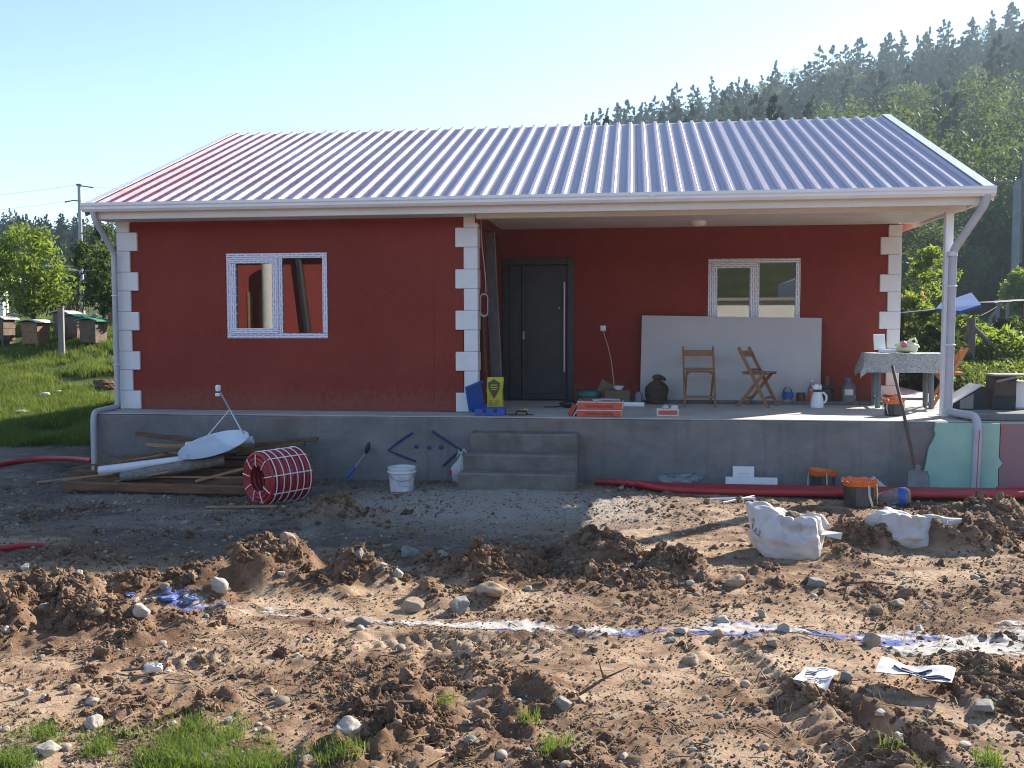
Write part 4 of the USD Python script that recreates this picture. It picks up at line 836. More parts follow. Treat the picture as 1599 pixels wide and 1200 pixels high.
d.part('horn_clamp', box(tip[0] - .022, tip[0] + .03, tip[1] - .02, tip[1] + .03, tip[2] - .055, tip[2] - .028, .004), BLACK)

# red pipe coil with white straps
c0 = np.array([2.98, -2.25, gz(2.98, -2.25) + .275])
ax = np.array([math.sin(.60), math.cos(.60), .02]); ax /= np.linalg.norm(ax); e1 = np.cross(ax, [0, 0, 1]); e1 /= np.linalg.norm(e1); e2 = np.cross(e1, ax)
K = T('pipe_coil', 'coil of red plastic pipe tied with white straps, lying on its side', 'pipe coil', c0)
nt = 11; Lc = .52
def ring(r, off, tr, wob=0):
    a = np.linspace(0, 2 * PI, 37)[:-1]; rr_ = r + wob * np.sin(3 * a + off * 40)
    return tube(ax * off + rr_[:, None] * (np.cos(a)[:, None] * e1 + np.sin(a)[:, None] * e2), tr, 8, closed=True)
for i in range(nt):
    off = -Lc / 2 + Lc * (i + .5) / nt
    K.part('pipe_turn', ring(.255, off, .0265, .004), REDP, smooth=True)
for off in (-Lc / 2 + .02, Lc / 2 - .02):
    for r_ in (.205, .16): K.part('pipe_turn', ring(r_, off, .0265, .004), REDP, smooth=True)
K.part('inner_turns', cat([ring(.16, -Lc / 2 + .07 + .05 * i, .026) for i in range(8)]), REDP, smooth=True, kind='stuff')
for i in range(9):
    a = 2 * PI * i / 9 + .2; dr = math.cos(a) * e1 + math.sin(a) * e2
    K.part('strap', tube([dr * .13 - ax * (Lc / 2 - .0), dr * .15 - ax * (Lc / 2 + .012), dr * .25 - ax * (Lc / 2 + .008), dr * .283 - ax * (Lc / 2 - .03), dr * .286, dr * .283 + ax * (Lc / 2 - .03), dr * .25 + ax * (Lc / 2 + .008)], .0065, 5), PVC, smooth=40)
for i in range(6): K.part('strap', ring(.286, -Lc / 2 + .05 + i * .085, .006, .003), PVC, smooth=True)
# single red pipes
def ground_pipe(name, pts, r, lab, m=REDP, lift=None, group=None):
    P = np.array(pts, float); t = np.linspace(0, 1, len(P)); tt = np.linspace(0, 1, 40)
    from scipy.interpolate import PchipInterpolator as PI_
    Q = np.stack([PI_(t, P[:, k])(tt) for k in range(3)], 1)
    return single(name, tube(Q, r, 10), m, lab, 'pipe', smooth=40, group=group)
a_, b_ = on_ground(-40, 738), on_ground(60, 722); ground_pipe('red_pipe', [a_ + [0, 0, .05], b_ + [0, 0, .05], (-.15, -.55, -.62)], .035, 'red plastic pipe lying at the far left behind the downpipe')
a_, b_ = on_ground(-30, 868), on_ground(70, 854); ground_pipe('red_pipe', [a_ + [0, 0, .03], .5 * (a_ + b_) + [0, 0, .035], b_ + [0, 0, .0]], .025, 'short red pipe end half buried at the left edge')
RL = ['nearest the house', 'second from the house', 'in the middle', 'second from the front', 'at the front']
for k in range(5):
    o = k * .07
    pts = [(6.30 + .12 * k, -.98 - o, -.70 + .01 * k), (7.3, -1.08 - o, -.72), (8.3, -1.12 - o * 1.1, -.715), (9.6, -1.14 - o, -.71), (11.9, -1.1 - o, -.70 + .03 * (k == 4))]
    ground_pipe('red_pipe', pts, .036, 'long red pipe in the bundle before the base, ' + RL[k], group='bundle of red pipes')
ground_pipe('red_pipe', [(10.62, -1.17, -.668), (11.1, -1.15, -.655), (11.9, -1.12, -.64)], .022, 'short red pipe lying on top of the bundle at the right edge')
# brush with blue handle
p = np.array([3.42, -.80, -.74])
t = T('scrubbing_brush', 'dark brush with a blue handle leaning on the concrete base', 'brush', p)
t.part('handle', tube([(-.10, -.10, .02), (-.02, -.02, .13)], .018, 8), BLUEP, smooth=40); t.part('shaft', tube([(-.02, -.02, .13), (.07, .08, .28)], .008, 6), STEEL, smooth=40); t.part('bristles', xf(blob(2, (.03, .03, .075), .2, 3, 3), (.10, .11, .35), (0, .3, 0)), BLACK, smooth=True)
# white bucket
p = on_ground(628, 764); t = T('white_bucket', 'white plastic bucket with dirty streaks before the concrete base', 'bucket', (p[0], p[1], p[2] - .01), .3)
BKT = mat('dirty_white_bucket', (.55, .56, .58), .5, (.26, .25, .25), scale=9, lo=.52, hi=.72, stretch=(1, 1, .4), detail=7)
t.part('body', lathe([(0, .002), (.125, .002), (.13, .01), (.15, .26), (.158, .262), (.158, .285), (.15, .287), (.146, .28), (.124, .015), (0, .015)], 36), BKT, smooth=40)
t.part('rim', lathe([(.15, .225), (.163, .228), (.163, .24), (.151, .243)], 36), PVC, smooth=40); t.part('handle', tube([(.155 * math.cos(a), -.158 * abs(math.sin(a)) * .9 - .01, .245 - .10 * math.sin(a)) for a in np.linspace(0, PI, 15)], .004, 6), STEEL, smooth=40)
lb = lathe([(.1405, .08), (.147, .19)], 36); lv, lf = vf(lb); keep = [f for f in lf if lv[f][:, 1].max() < -.10 and lv[f][:, 0].min() > -.07]; lt = trimesh.Trimesh(lv * [1.01, 1.01, 1], np.array(keep), process=False); lt.remove_unreferenced_vertices(); t.part('label', lt, mat('bucket_print', (.36, .38, .42), .6, (.5, .5, .53), scale=60, detail=2), smooth=True)
# carrier bag by the steps
p = on_ground(722, 750); t = T('carrier_bag', 'tied white carrier bag with red print beside the steps', 'bag', (4.73, -.98, gz(4.73, -.98) - .01))
bs = blob(4, (.13, .10, .17), .10, 2.5, 41, flat=.82); bv = np.array(bs.vertices); zz = bv[:, 2] / .17; pn = 1 - .85 * smoothstep(.1, 1.0, zz)
ang = np.arctan2(bv[:, 1], bv[:, 0]); bv[:, 0] *= pn * (1 + .07 * np.sin(11 * ang) * smoothstep(-.2, .6, zz)); bv[:, 1] *= pn * (1 + .07 * np.sin(11 * ang) * smoothstep(-.2, .6, zz)); bv[:, 2] = bv[:, 2] * (1 + .25 * smoothstep(.2, 1, zz)) + .14
t.part('bag', (bv, bs.faces), FILMM, smooth=True); t.part('handle', cat(tube([(0, 0, .33), (.03, 0, .40), (.07, .01, .33), (.1, 0, .25)], [.016, .012, .014, .006], 7), tube([(0, 0, .33), (-.03, .01, .385), (-.045, 0, .30)], [.016, .012, .006], 7)), FILMM, smooth=True)
RPR = mat('red_bag_print', (.40, .02, .04), .5)
for sx in (-1, 1): t.part('red_print', xf(blob(2, (.012, .03, .035), .2, 2, 9), (sx * .112, -.055, .13), (0, 0, sx * .5)), RPR, smooth=True)
# bits before the base on the right
t = T('plastic_sheet', 'crumpled clear plastic sheet lying before the base left of the white foam pieces', 'plastic sheet', (7.28, -.80, gz(7.28, -.8)))
t.part('sheet', crumple((.24, .10, .09), 51, .4, 2.0, 4), CLEAR, smooth=40)
t = T('foam_block', 'white foam block standing at the back of the pair before the base', 'foam block', (8.0, -.70, gz(8.0, -.7))); t.part('block', box(-.12, .12, -.03, .03, .0, .235, .004), WHITE); t.part('groove', box(-.06, .06, -.0325, -.0295, .15, .155, 0), GREYIN)
t = T('foam_block', 'white foam block lying flat in front of the pair before the base', 'foam block', (8.08, -.80, gz(8.08, -.8)), -.03); t.part('block', box(-.29, .29, -.03, .03, .0, .125, .004), WHITE)
t.part('groove', cat(box(-.14, -.03, -.0325, -.0295, .035, .05, 0)), GREYIN); t.part('groove', box(.1, .2, -.0325, -.0295, .03, .04, 0), GREYIN)
cut_bucket('paint_bucket', 'cut black bucket with orange rim standing behind the red pipes', (8.86, -.86, gz(8.86, -.86)), .1, .25, .135)
cut_bucket('paint_bucket', 'cut black bucket with orange rim standing in front of the red pipes', (9.06, -1.72, gz(9.06, -1.72) - .01), -.1, .28, .155)
t = T('water_bottle', 'big crushed clear water bottle with blue base lying in front of the red pipes', 'bottle', (9.45, -1.68, gz(9.45, -1.68)), 0)
bt = lathe([(0, -.24), (.02, -.24), (.03, -.2), (.05, -.16), (.075, -.1), (.09, -.05), (.095, .0), (.095, .1), (.085, .13), (0, .135)], 24); bv, bf = vf(bt); bv = bv * (1 + .18 * (meshkit.fbm(bv * 14, 3, 4) - .5))[:, None] * np.where(bv[:, 2:] < -.02, [[1, .6, 1]], [[1, 1, 1]])
RM = trimesh.transformations.euler_matrix(.25, 1.45, -.15)[:3, :3]; t.part('bottle', (bv @ RM.T + [0, 0, .09], bf), CLEAR, smooth=40)
bb = lathe([(.0965, .03), (.1, .05), (.1, .08), (.0965, .1)], 24); bv, bf = vf(bb); t.part('blue_band', (bv @ RM.T + [0, 0, .09], bf), BLUEP, smooth=40)
t = T('crumpled_bag', 'crumpled white and blue bag behind the red pipes by the shovel', 'bag', (9.42, -.86, gz(9.42, -.86))); t.part('bag', crumple((.15, .09, .10), 61, .3), FILMM, smooth=40); t.part('blue_print', xf(crumple((.05, .03, .05), 62), (-.03, -.07, .05)), mat('dark_blue_print', (.03, .035, .16), .5), smooth=40)
single('batten', bar(on_ground(1105, 782) + [0, 0, .015], on_ground(1180, 783) + [0, 0, .02], .025, .02), PIPE, 'upper of two thin white strips lying below the red pipes', 'strip')
single('batten', bar(on_ground(1130, 788) + [0, 0, .012], on_ground(1178, 781) + [0, 0, .03], .02, .015), PIPE, 'lower of two thin white strips lying below the red pipes', 'strip')

# big white rubble sacks
WOVEN = usdkit.material(stage, '/World/Looks/woven_sack', {'geo': ('geometry', {}), 'w': ('wave_texture', {'scale': 60.0, 'distortion': .5}), 'n': ('noise_texture', {'scale': 5.0, 'detail': 6.0}), 'ra': ('rgb_ramp', {'ramp': [(.35, (.50, .49, .48)), (.6, (.62, .62, .63)), (.8, (.30, .25, .20))]}), 'bu': ('bump', {'strength': .12, 'distance': .003}), 'p': ('principled_bsdf', {'roughness': .55}), 'tr': ('translucent_bsdf', {'color': (.6, .58, .55)}), 'mx': ('mix_closure', {'fac': .22})},
    [('geo.position', 'w.vector'), ('geo.position', 'n.vector'), ('n.fac', 'ra.fac'), ('ra.color', 'p.base_color'), ('w.fac', 'bu.height'), ('bu.normal', 'p.normal'), ('p.BSDF', 'mx.closure1'), ('tr.BSDF', 'mx.closure2')], surface='mx.closure')
def woven(rad, seed, peaks, dent, cuts=12):
    """Half-empty sack: a body with flat creased faces, raised corners (azimuth, elevation, height, width) and a hollow mouth on top."""
    m = trimesh.creation.icosphere(subdivisions=5, radius=1.0); v = np.array(m.vertices); rs = np.random.RandomState(seed)
    for _ in range(cuts):
        q = rs.normal(size=3); q[2] = abs(q[2]) * .4 - .1; q /= np.linalg.norm(q); h = rs.uniform(.62, .9)
        v = v - np.maximum(v @ q - h, 0)[:, None] * q * .9
    u = v / np.linalg.norm(v, axis=1, keepdims=True)
    for az, el, h, wd in peaks:
        q = np.array([math.cos(az) * math.cos(el), math.sin(az) * math.cos(el), math.sin(el)]); w = np.exp(-(np.arccos(np.clip(u @ q, -1, 1)) / wd) ** 1.3); v = v + w[:, None] * q * h
    az, el, dp, wd = dent
    q = np.array([math.cos(az) * math.cos(el), math.sin(az) * math.cos(el), math.sin(el)]); w = np.exp(-(np.arccos(np.clip(u @ q, -1, 1)) / wd) ** 4); v = v - w[:, None] * np.array([0, 0, dp])
    rid = np.abs(meshkit.fbm(u * 2.3 + seed, 3, seed) - .5) * 2; v = v * (1 + .13 * (.3 - np.minimum(rid, .6)))[:, None]; azm = np.arctan2(u[:, 1], u[:, 0]); fold = np.abs(np.sin(4.5 * azm + 2.2 * meshkit.fbm(u * 2 + seed, 2, seed + 3) * 2)); v = v * (1 - .10 * (1 - fold) ** 2 * smoothstep(-.45, .5, u[:, 2]))[:, None]
    v[:, 2] = np.maximum(v[:, 2], -.62) ; v[:, 2] += .62
    return trimesh.Trimesh(v * np.array(rad), m.faces, process=False)
p = on_ground(1230, 868)
S1 = T('rubble_sack', 'big white woven sack with dark lettering standing open on the earth', 'sack', (p[0] + .03, p[1] + .10, p[2] - .07), 0)
wm = woven((.35, .26, .275), 7, [(2.6, .75, .62, .42), (.25, .45, .35, .35), (-1.2, -.15, .12, .6), (.9, .7, .2, .3)], (.6, 1.35, .42, .42)); S1.part('sack', wm, WOVEN, smooth=45)
S1.part('clod_inside', xf(blob(3, (.085, .075, .075), .3, 2, 3), (.03, .03, .335)), mat('brown_clod', (.12, .075, .05), .95, (.07, .045, .03), scale=30, bump=.5, bscale=60, bdist=.01), smooth=True)
S1.part('torn_flap', trimesh.convex.convex_hull(np.array([(.22, .0, .26), (.42, -.02, .25), (.40, -.05, .20), (.24, -.08, .24), (.3, .0, .262)])), WOVEN)
def drape_text(body, word, h, origin, az, tilt):
    """Lettering pressed onto the sack's side: each letter point is projected onto the body along the view of that side."""
    m = meshkit.text_mesh(word, h, .001); mv = np.array(m.vertices); R_ = trimesh.transformations.euler_matrix(PI / 2, 0, az)[:3, :3]; c, s = math.cos(tilt), math.sin(tilt)
    mv = np.stack([mv[:, 0] * c - mv[:, 1] * s, mv[:, 0] * s + mv[:, 1] * c, mv[:, 2]], 1); w3 = mv @ R_.T + np.array(origin); dirn = R_ @ np.array([0, 0, -1.0]); st = w3 - dirn * 1.0
    loc, ri, _ = body.ray.intersects_location(st, np.repeat(dirn[None], len(st), 0), multiple_hits=False); out = w3.copy(); ok = np.zeros(len(st), bool); out[ri] = loc - dirn * .004; ok[ri] = True
    q_ = trimesh.Trimesh(out, np.array([f for f in m.faces if ok[f].all()]), process=False); q_.remove_unreferenced_vertices(); return q_
for wd, zz in (('ML', .33), ('KTAS', .275)):
    try: S1.part('lettering', drape_text(wm, wd, .042, (-.33, .0, zz), -.75, -.3), mat('faded_print', (.16, .16, .22), .8))
    except Exception as e: print('lettering', e)
p = on_ground(1415, 842)
S2 = T('rubble_sack', 'low crumpled white sack with earth stains slumped on the earth at the right', 'sack', (p[0], p[1] + .12, p[2] - .06), 0)
wm = woven((.33, .25, .20), 19, [(.1, .25, .75, .32), (3.0, .5, .18, .5), (1.6, .6, .2, .5), (-1.5, -.1, .1, .5)], (.9, 1.45, .40, .55), 14); S2.part('sack', wm, WOVEN, smooth=45)

# two crumpled printed papers
def paper(label, px, py, w, d, rot, seed):
    p = on_ground(px, py) + [0, 0, .03]; n, k = 14, 9; X, Y = np.meshgrid(np.linspace(-w / 2, w / 2, n), np.linspace(-d / 2, d / 2, k))
    Z = .035 + .05 * (meshkit.fbm(np.stack([X * 7 + seed, Y * 7, 0 * X], -1), 2, seed) - .35) + .02 * np.abs(np.sin(X * 9 + Y * 6))
    ii = (np.arange(k - 1)[:, None] * n + np.arange(n - 1)[None]).ravel(); q = np.stack([ii, ii + 1, ii + n + 1, ii + n], 1)
    V = np.stack([X, Y, Z], -1).reshape(-1, 3); Vb = V - [0, 0, .004]; t = T('waste_paper', label, 'paper', p, rot)
    t.part('sheet', cat((V, q), (Vb, q[:, ::-1])), PAPERW, smooth=25)
    rs = np.random.RandomState(seed)
    for j in range(7 if seed == 3 else 5):
        x0_ = rs.uniform(-w * .4, w * .1); y0_ = (j / 6 - .5) * d * .7; L = rs.uniform(.25, .45) * w; xs_ = np.linspace(x0_, x0_ + L, 9); ys_ = y0_ + .01 * np.sin(xs_ * 60 + j)
        Zl = .035 + .05 * (meshkit.fbm(np.stack([xs_ * 7 + seed, ys_ * 7, 0 * xs_], -1), 2, seed) - .35) + .02 * np.abs(np.sin(xs_ * 9 + ys_ * 6)) + .004
        t.part('printed_line', tube(np.stack([xs_, ys_, Zl], 1), .0025 if seed == 3 else .006, 4), INK)
paper('small crumpled white sheet with scribbled print on the foreground earth', 1275, 1072, .17, .22, -.45, 3)
paper('larger white sheet with dark stripes on the foreground earth at the right', 1430, 1072, .36, .20, -.42, 8)
# ================================================================ earth clods, stones, chalk line, grass
def quat(rs, n, tilt=None):
    """Unit quaternions (w, x, y, z): any turn, or a turn about z with a little tilt."""
    if tilt is None:
        q = rs.normal(size=(n, 4))
    else:
        a = rs.uniform(0, 2 * PI, n); tx, ty = rs.normal(0, tilt, n), rs.normal(0, tilt, n)
        q = np.stack([np.cos(a / 2), tx / 2, ty / 2, np.sin(a / 2)], 1)
    return q / np.linalg.norm(q, axis=1, keepdims=True)
def scatter(name, protos, pos, q, sc, label, cat_, idx=None, seed=0):
    """PointInstancer of many small things nobody could count: protos is a list of lists of (part name, mesh, material)."""
    path = numbered('/World', name); pi = UsdGeom.PointInstancer.Define(stage, path)
    for i, parts in enumerate(protos):
        x = UsdGeom.Xform.Define(stage, f'{path}/kind_{i + 1:03d}'); pi.CreatePrototypesRel().AddTarget(x.GetPath())
        for n_, m_, mt in parts: usdkit.mesh(stage, f'{x.GetPath()}/{n_}', m_, mt, smooth=False if n_ in ('blades', 'leaves', 'needles') else True)
    n = len(pos); rs = np.random.RandomState(seed + 99)
    pi.CreateProtoIndicesAttr(Vt.IntArray.FromNumpy((rs.randint(0, len(protos), n) if idx is None else idx).astype(np.int32)))
    pi.CreatePositionsAttr(Vt.Vec3fArray.FromNumpy(np.asarray(pos, np.float32)))
    pi.CreateOrientationsAttr(Vt.QuathArray([Gf.Quath(float(a), float(b), float(c), float(d)) for a, b, c, d in q]))
    sc = np.asarray(sc, np.float32); sc = np.repeat(sc[:, None], 3, 1) if sc.ndim == 1 else sc
    pi.CreateScalesAttr(Vt.Vec3fArray.FromNumpy(np.ascontiguousarray(sc)))
    tag(pi.GetPrim(), label, cat_, kind='stuff')

CLOD = mat('earth_clod', (.13, .080, .051), .95, (.235, .155, .102), scale=14, spec=.1, bump=.6, bscale=90, bdist=.006)
CLODD = mat('dark_earth_clod', (.082, .050, .032), .95, (.15, .096, .062), scale=14, spec=.1, bump=.6, bscale=90, bdist=.006)
STRAW = mat('dry_stalk', (.30, .22, .12), .7, (.20, .14, .075), scale=5, transl=.2)
TWIG = mat('dry_twig', (.12, .075, .045), .85, (.075, .045, .03), scale=20)
PEB = mat('pebble', (.17, .135, .10), .9, (.27, .225, .175), scale=8, bump=.3, bscale=60, bdist=.004, rand=.3)
ROCK = mat('pale_rock', (.24, .215, .185), .85, (.36, .33, .29), scale=10, bump=.5, bscale=50, bdist=.006)
TANROCK = mat('tan_rock', (.20, .145, .10), .9, (.30, .22, .155), scale=9, bump=.5, bscale=50, bdist=.006)
GREYROCK = mat('grey_rock', (.15, .14, .125), .88, (.22, .205, .185), scale=9, bump=.5, bscale=50, bdist=.006)
rs = np.random.RandomState(5)
def front_points(n, rs, y0=-9.3, y1=-.75):
    """Random points over the visible ground, thinning with distance."""
    y = y0 + (y1 - y0) * rs.rand(n) ** 1.25; d = y + 12
    x = 6.7 - .123 * d + (rs.rand(n) - .5) * 1.22 * d
    ok = x < 11.7
    return x[ok], y[ok]
x, y = front_points(130000, rs)
m_, _ = masks(x, y); pt = smoothstep(.40, .62, meshkit.fbm(np.stack([x * .9, y * .9, 0 * x], -1) + 3, 3, 41)); cl = meshkit.fbm(np.stack([x * 3.1, y * 3.1, 0 * x], -1), 3, 77)
pr_ = np.clip(m_ * .9 + .26 * pt + .05, 0, 1) * smoothstep(.36, .62, cl) * plot_mask(x, y)
pr_ *= 1 - .75 * np.clip(1.3 * np.exp(-(((x - 5.4) / 1.9) ** 2 + ((y + 2.0) / 1.3) ** 2)), 0, 1)
k = rs.rand(len(x)) < pr_; x, y, m_ = x[k], y[k], m_[k]
s = np.minimum(np.exp(rs.normal(-4.6, .55, len(x))) * (1 + .9 * m_), .055)
pos = np.stack([x, y, ground_h(x, y) + s * .05], 1)
cl_p = [[('clod', blob(3, (1, .85, .65), .75, 2.6, 100 + i, cuts=7), CLOD if i % 3 else CLODD)] for i in range(7)]
scatter('soil_clods', cl_p, pos, quat(rs, len(x)), s, 'loose brown clods of turned earth', 'soil')
x, y = front_points(120000, rs)
cr = smoothstep(.33, .60, .5 * meshkit.fbm(np.stack([x * 1.9, y * 2.6, 0 * x], -1), 3, 57) + .5 * meshkit.fbm(np.stack([x * 8, y * 10, 0 * x], -1), 2, 58)) * plot_mask(x, y); k = rs.rand(len(x)) < cr * .62; x, y = x[k], y[k]
s = np.minimum(np.exp(rs.normal(-5.3, .38, len(x))), .012); pos = np.stack([x, y, ground_h(x, y) + s * .2], 1)
scatter('soil_crumbs', [[('crumb', blob(1, (1, .85, .7), .5, 2.3, 700 + i), (CLOD, CLODD, PEB)[i % 3])] for i in range(6)], pos, quat(rs, len(x)), s, 'fine brown crumbs of earth', 'soil')
x, y = front_points(1900, rs, -9.3, -3.0); pos = np.stack([x, y, ground_h(x, y) + .004], 1)
scatter('straw_litter', [[('straw', tube([(-.05, 0, 0), (0, .006 * (i - 1), .006), (.05, .004, .002)], .0016 + .0006 * i, 4), (STRAW, TWIG, STRAW)[i])] for i in range(3)], pos, quat(rs, len(x), .12), rs.uniform(.4, 1.5, len(x)), 'bits of straw and twig strewn over the earth', 'straw')
x, y = front_points(7000, rs, -9.3, -.8)
z_ = np.where(y > -5, 1, .42) * plot_mask(x, y); k = rs.rand(len(x)) < z_ * smoothstep(.4, .6, meshkit.fbm(np.stack([x * 2.1, y * 2.1, 0 * x], -1), 3, 88)); x, y = x[k], y[k]
s = np.minimum(np.exp(rs.normal(-4.5, .5, len(x))), .04); pos = np.stack([x, y, ground_h(x, y) + s * .2], 1)
scatter('gravel', [[('pebble', blob(2, (1, .85, .6), .16, 1.6, 200 + i), PEB)] for i in range(5)], pos, quat(rs, len(x), .3), s, 'pale gravel strewn over the earth', 'gravel')

# stones one can tell apart: photo x, y, width px, height ratio, material, label
STN = [(642, 953, 46, .68, TANROCK, 'large tan boulder in the sun left of the upright blue-grey block'), (718, 956, 38, 1.0, GREYROCK, 'upright blue-grey block of rock beside the tan boulder'),
    (768, 930, 62, .5, TANROCK, 'wide flat tan rock behind the blue-grey block'), (566, 975, 30, .6, GREYROCK, 'dark grey stone on the chalk line left of the tan boulder'), (216, 961, 35, .7, ROCK, 'rounded whitish stone before the left earth ridge'),
    (340, 927, 30, 1.3, ROCK, 'pointed pale stone standing among blue scraps'), (38, 890, 19, .8, ROCK, 'small white stone on top of the left earth ridge'), (122, 899, 15, .8, ROCK, 'smaller white stone right of the one on the left ridge'),
    (158, 908, 15, .9, ROCK, 'white stone in the middle of the left earth ridge'), (450, 850, 36, .95, TANROCK, 'square brown block on top of the earth heap'), (620, 900, 26, .6, ROCK, 'pale stone in the shade at the heap of rubble'),
    (598, 889, 18, .7, ROCK, 'pale blue-white stone in the shade above the rubble'), (640, 870, 40, .6, GREYROCK, 'large grey stone in the shade right of the heap'), (560, 868, 28, .7, GREYROCK, 'grey stone in the shade beside the heap top'), (690, 866, 30, .6, GREYROCK, 'grey stone at the left of the shaded mound'),
    (826, 921, 15, .7, ROCK, 'small grey stone on the edge of the house shadow'), (1150, 915, 38, .75, TANROCK, 'grey-brown rock with facets right of the dark mound'), (1275, 917, 36, .6, GREYROCK, 'dark grey stone below the lettered sack'),
    (1078, 915, 16, .7, ROCK, 'small round stone below the dark mound'), (978, 893, 17, .6, ROCK, 'small pale flat stone under the dark mound'), (1065, 990, 29, .5, ROCK, 'flat white stone just below the chalk line'), (1127, 972, 30, .45, ROCK, 'flat pale stone above the blue chalk'),
    (1192, 965, 18, 1.1, ROCK, 'upright pale stone above the chalk line'), (1226, 987, 24, .7, ROCK, 'whitish stone lying in the chalk line'), (1122, 998, 20, .8, TANROCK, 'round tan stone under the blue chalk'), (1048, 1003, 18, .6, ROCK, 'small pale stone below the chalk'),
    (1080, 1035, 32, .65, TANROCK, 'tan stone with a shadow on the middle ground'), (1208, 1012, 34, .55, TANROCK, 'wide brown stone below the chalk line'), (1365, 1008, 36, .8, TANROCK, 'big dark clod of earth at the blue chalk'), (1323, 1062, 28, .8, GREYROCK, 'slanted grey stone beside the small paper'),
    (1253, 1066, 28, .7, GREYROCK, 'dark stone left of the small paper'), (1540, 1110, 42, .55, GREYROCK, 'wide grey rock at the right edge of the foreground'), (1370, 958, 28, .9, TANROCK, 'brown lump of rock above the chalk on the right'), (1403, 948, 26, .7, TANROCK, 'brown rock right of the lump above the chalk'),
    (1437, 984, 16, .9, ROCK, 'small pale stone above the white chalk'), (1408, 1152, 24, .7, ROCK, 'white stone at the end of the tyre rut'), (1377, 1114, 22, .5, ROCK, 'white stone beside the tyre rut'), (1510, 1165, 22, .6, ROCK, 'small stone at the lower right corner'),
    (537, 1145, 50, .78, ROCK, 'big whitish rock in the foreground grass edge'), (144, 1142, 34, .8, ROCK, 'white-topped stone in the lower left foreground'), (142, 1104, 24, .6, ROCK, 'pointed white stone above the left grass'), (109, 1088, 28, .7, TANROCK, 'brown stone in the small row at the left'),
    (42, 1092, 18, .8, ROCK, 'small white stone at the far left'), (72, 1185, 40, .8, ROCK, 'pale rock in the lower left corner grass'), (465, 1030, 17, .8, ROCK, 'small white stone in the left middle foreground'), (376, 1060, 18, .7, TANROCK, 'tan stone left of the clod patch'), (420, 1084, 20, .8, TANROCK, 'tan stone in the clod patch'),
    (356, 1133, 22, .6, ROCK, 'small white stone right of the grass tuft'), (478, 1190, 26, .7, GREYROCK, 'grey stone at the lower edge'), (9, 997, 18, .7, ROCK, 'white stone at the left picture edge'), (300, 1024, 15, .6, TANROCK, 'small tan stone on the pale track'),
    (735, 1165, 28, .6, GREYROCK, 'grey stone low in the middle foreground'), (975, 1180, 20, .6, ROCK, 'white stone low in the middle right'), (672, 1062, 18, .5, ROCK, 'pale lump near the middle of the foreground'), (880, 1108, 34, .8, GREYROCK, 'pale grey lump beside the dark hollow'), (1010, 1064, 14, .6, GREYROCK, 'small round dark stone right of the twig')]
def stone(px, py, w, hr, m, label, seed, group=None):
    p = on_ground(px, py); sz = w / 2 / F_PX * float((p - EYE) @ FW)
    b = blob(3, (sz, sz * .85, sz * hr), .22, 1.9, seed, cuts=14); rs_ = np.random.RandomState(seed)
    b = xf(b, (0, 0, 0), (rs_.uniform(-.15, .15), rs_.uniform(-.15, .15), rs_.uniform(0, 6)))
    v, f = vf(b); single('stone', (v + p + [0, sz * .3, sz * hr * .45], f), m, label, 'stone', smooth=24, group=group)
for i, (px, py, w, hr, m, lab) in enumerate(STN): stone(px, py, w, hr, m, lab, 300 + i)
rs = np.random.RandomState(17)
for i in range(70):
    py = 850 + 350 * rs.rand() ** .9; px = rs.uniform(10, 1590)
    if any(abs(px - q[0]) < q[2] and abs(py - q[1]) < q[2] for q in STN) or (px > 1150 and py < 880): continue
    stone(px, py, rs.uniform(9, 17) * (.7 + .4 * (py - 850) / 350), rs.uniform(.45, .8), (ROCK, TANROCK, GREYROCK)[rs.randint(3)], 'small stone strewn over the bare earth', 500 + i, 'small stones strewn over the earth')

# chalk and blue powder line
CHP = [(150, 936), (200, 938), (290, 942), (345, 948), (420, 962), (560, 970), (700, 974), (760, 978), (840, 978), (900, 986), (1040, 986), (1120, 984), (1170, 984), (1230, 987), (1330, 992), (1390, 1004), (1450, 1008), (1550, 1003), (1620, 985)]
CP = np.array([ground_at(*q) for q in CHP])
lx, ly = axis([(3.0, 10.6, .016)]), axis([(-7.4, -4.4, .012)])
LX, LY = np.meshgrid(lx, ly); dd, _ = seg_dist(LX, LY, CP); q3 = np.stack([LX, LY, 0 * LX], -1)
u = np.interp(LX, CP[:, 0], np.arange(len(CP)))
amt = np.interp(u, np.arange(len(CP)), [.0, .5, .75, .5, .7, .5, .5, .9, 1, .9, .85, .9, .95, .7, .75, 1, 1.1, 1.1, 1.1])
on = dd < .05 + .17 * amt
LZ = ground_h(LX, LY) + .006
nlx = len(lx); ii = (np.arange(len(ly) - 1)[:, None] * nlx + np.arange(nlx - 1)[None]).ravel(); q = np.stack([ii, ii + 1, ii + nlx + 1, ii + nlx], 1); q = q[on.ravel()[q].sum(1) >= 3]
usedv, inv = np.unique(q, return_inverse=True); LV = np.stack([LX, LY, LZ], -1).reshape(-1, 3)[usedv]
wob = meshkit.fbm(q3 * [3, 6, 1], 4, 91)
cover = .76 * np.clip(amt * 1.0 + .12 - (dd / (.05 + .17 * amt)) * .75 + (wob - .5) * 1.5, 0, 1).ravel()[usedv]
blue = np.clip(smoothstep(.40, .60, meshkit.fbm(q3 * [1.7, 4, 1], 3, 95)) * np.interp(u, np.arange(len(CP)), [1, 1, 1, 1, 1, .7, .5, 1, 1, .4, 1, 1, 1, .6, .9, 1, .8, .25, .1]), 0, 1).ravel()[usedv]
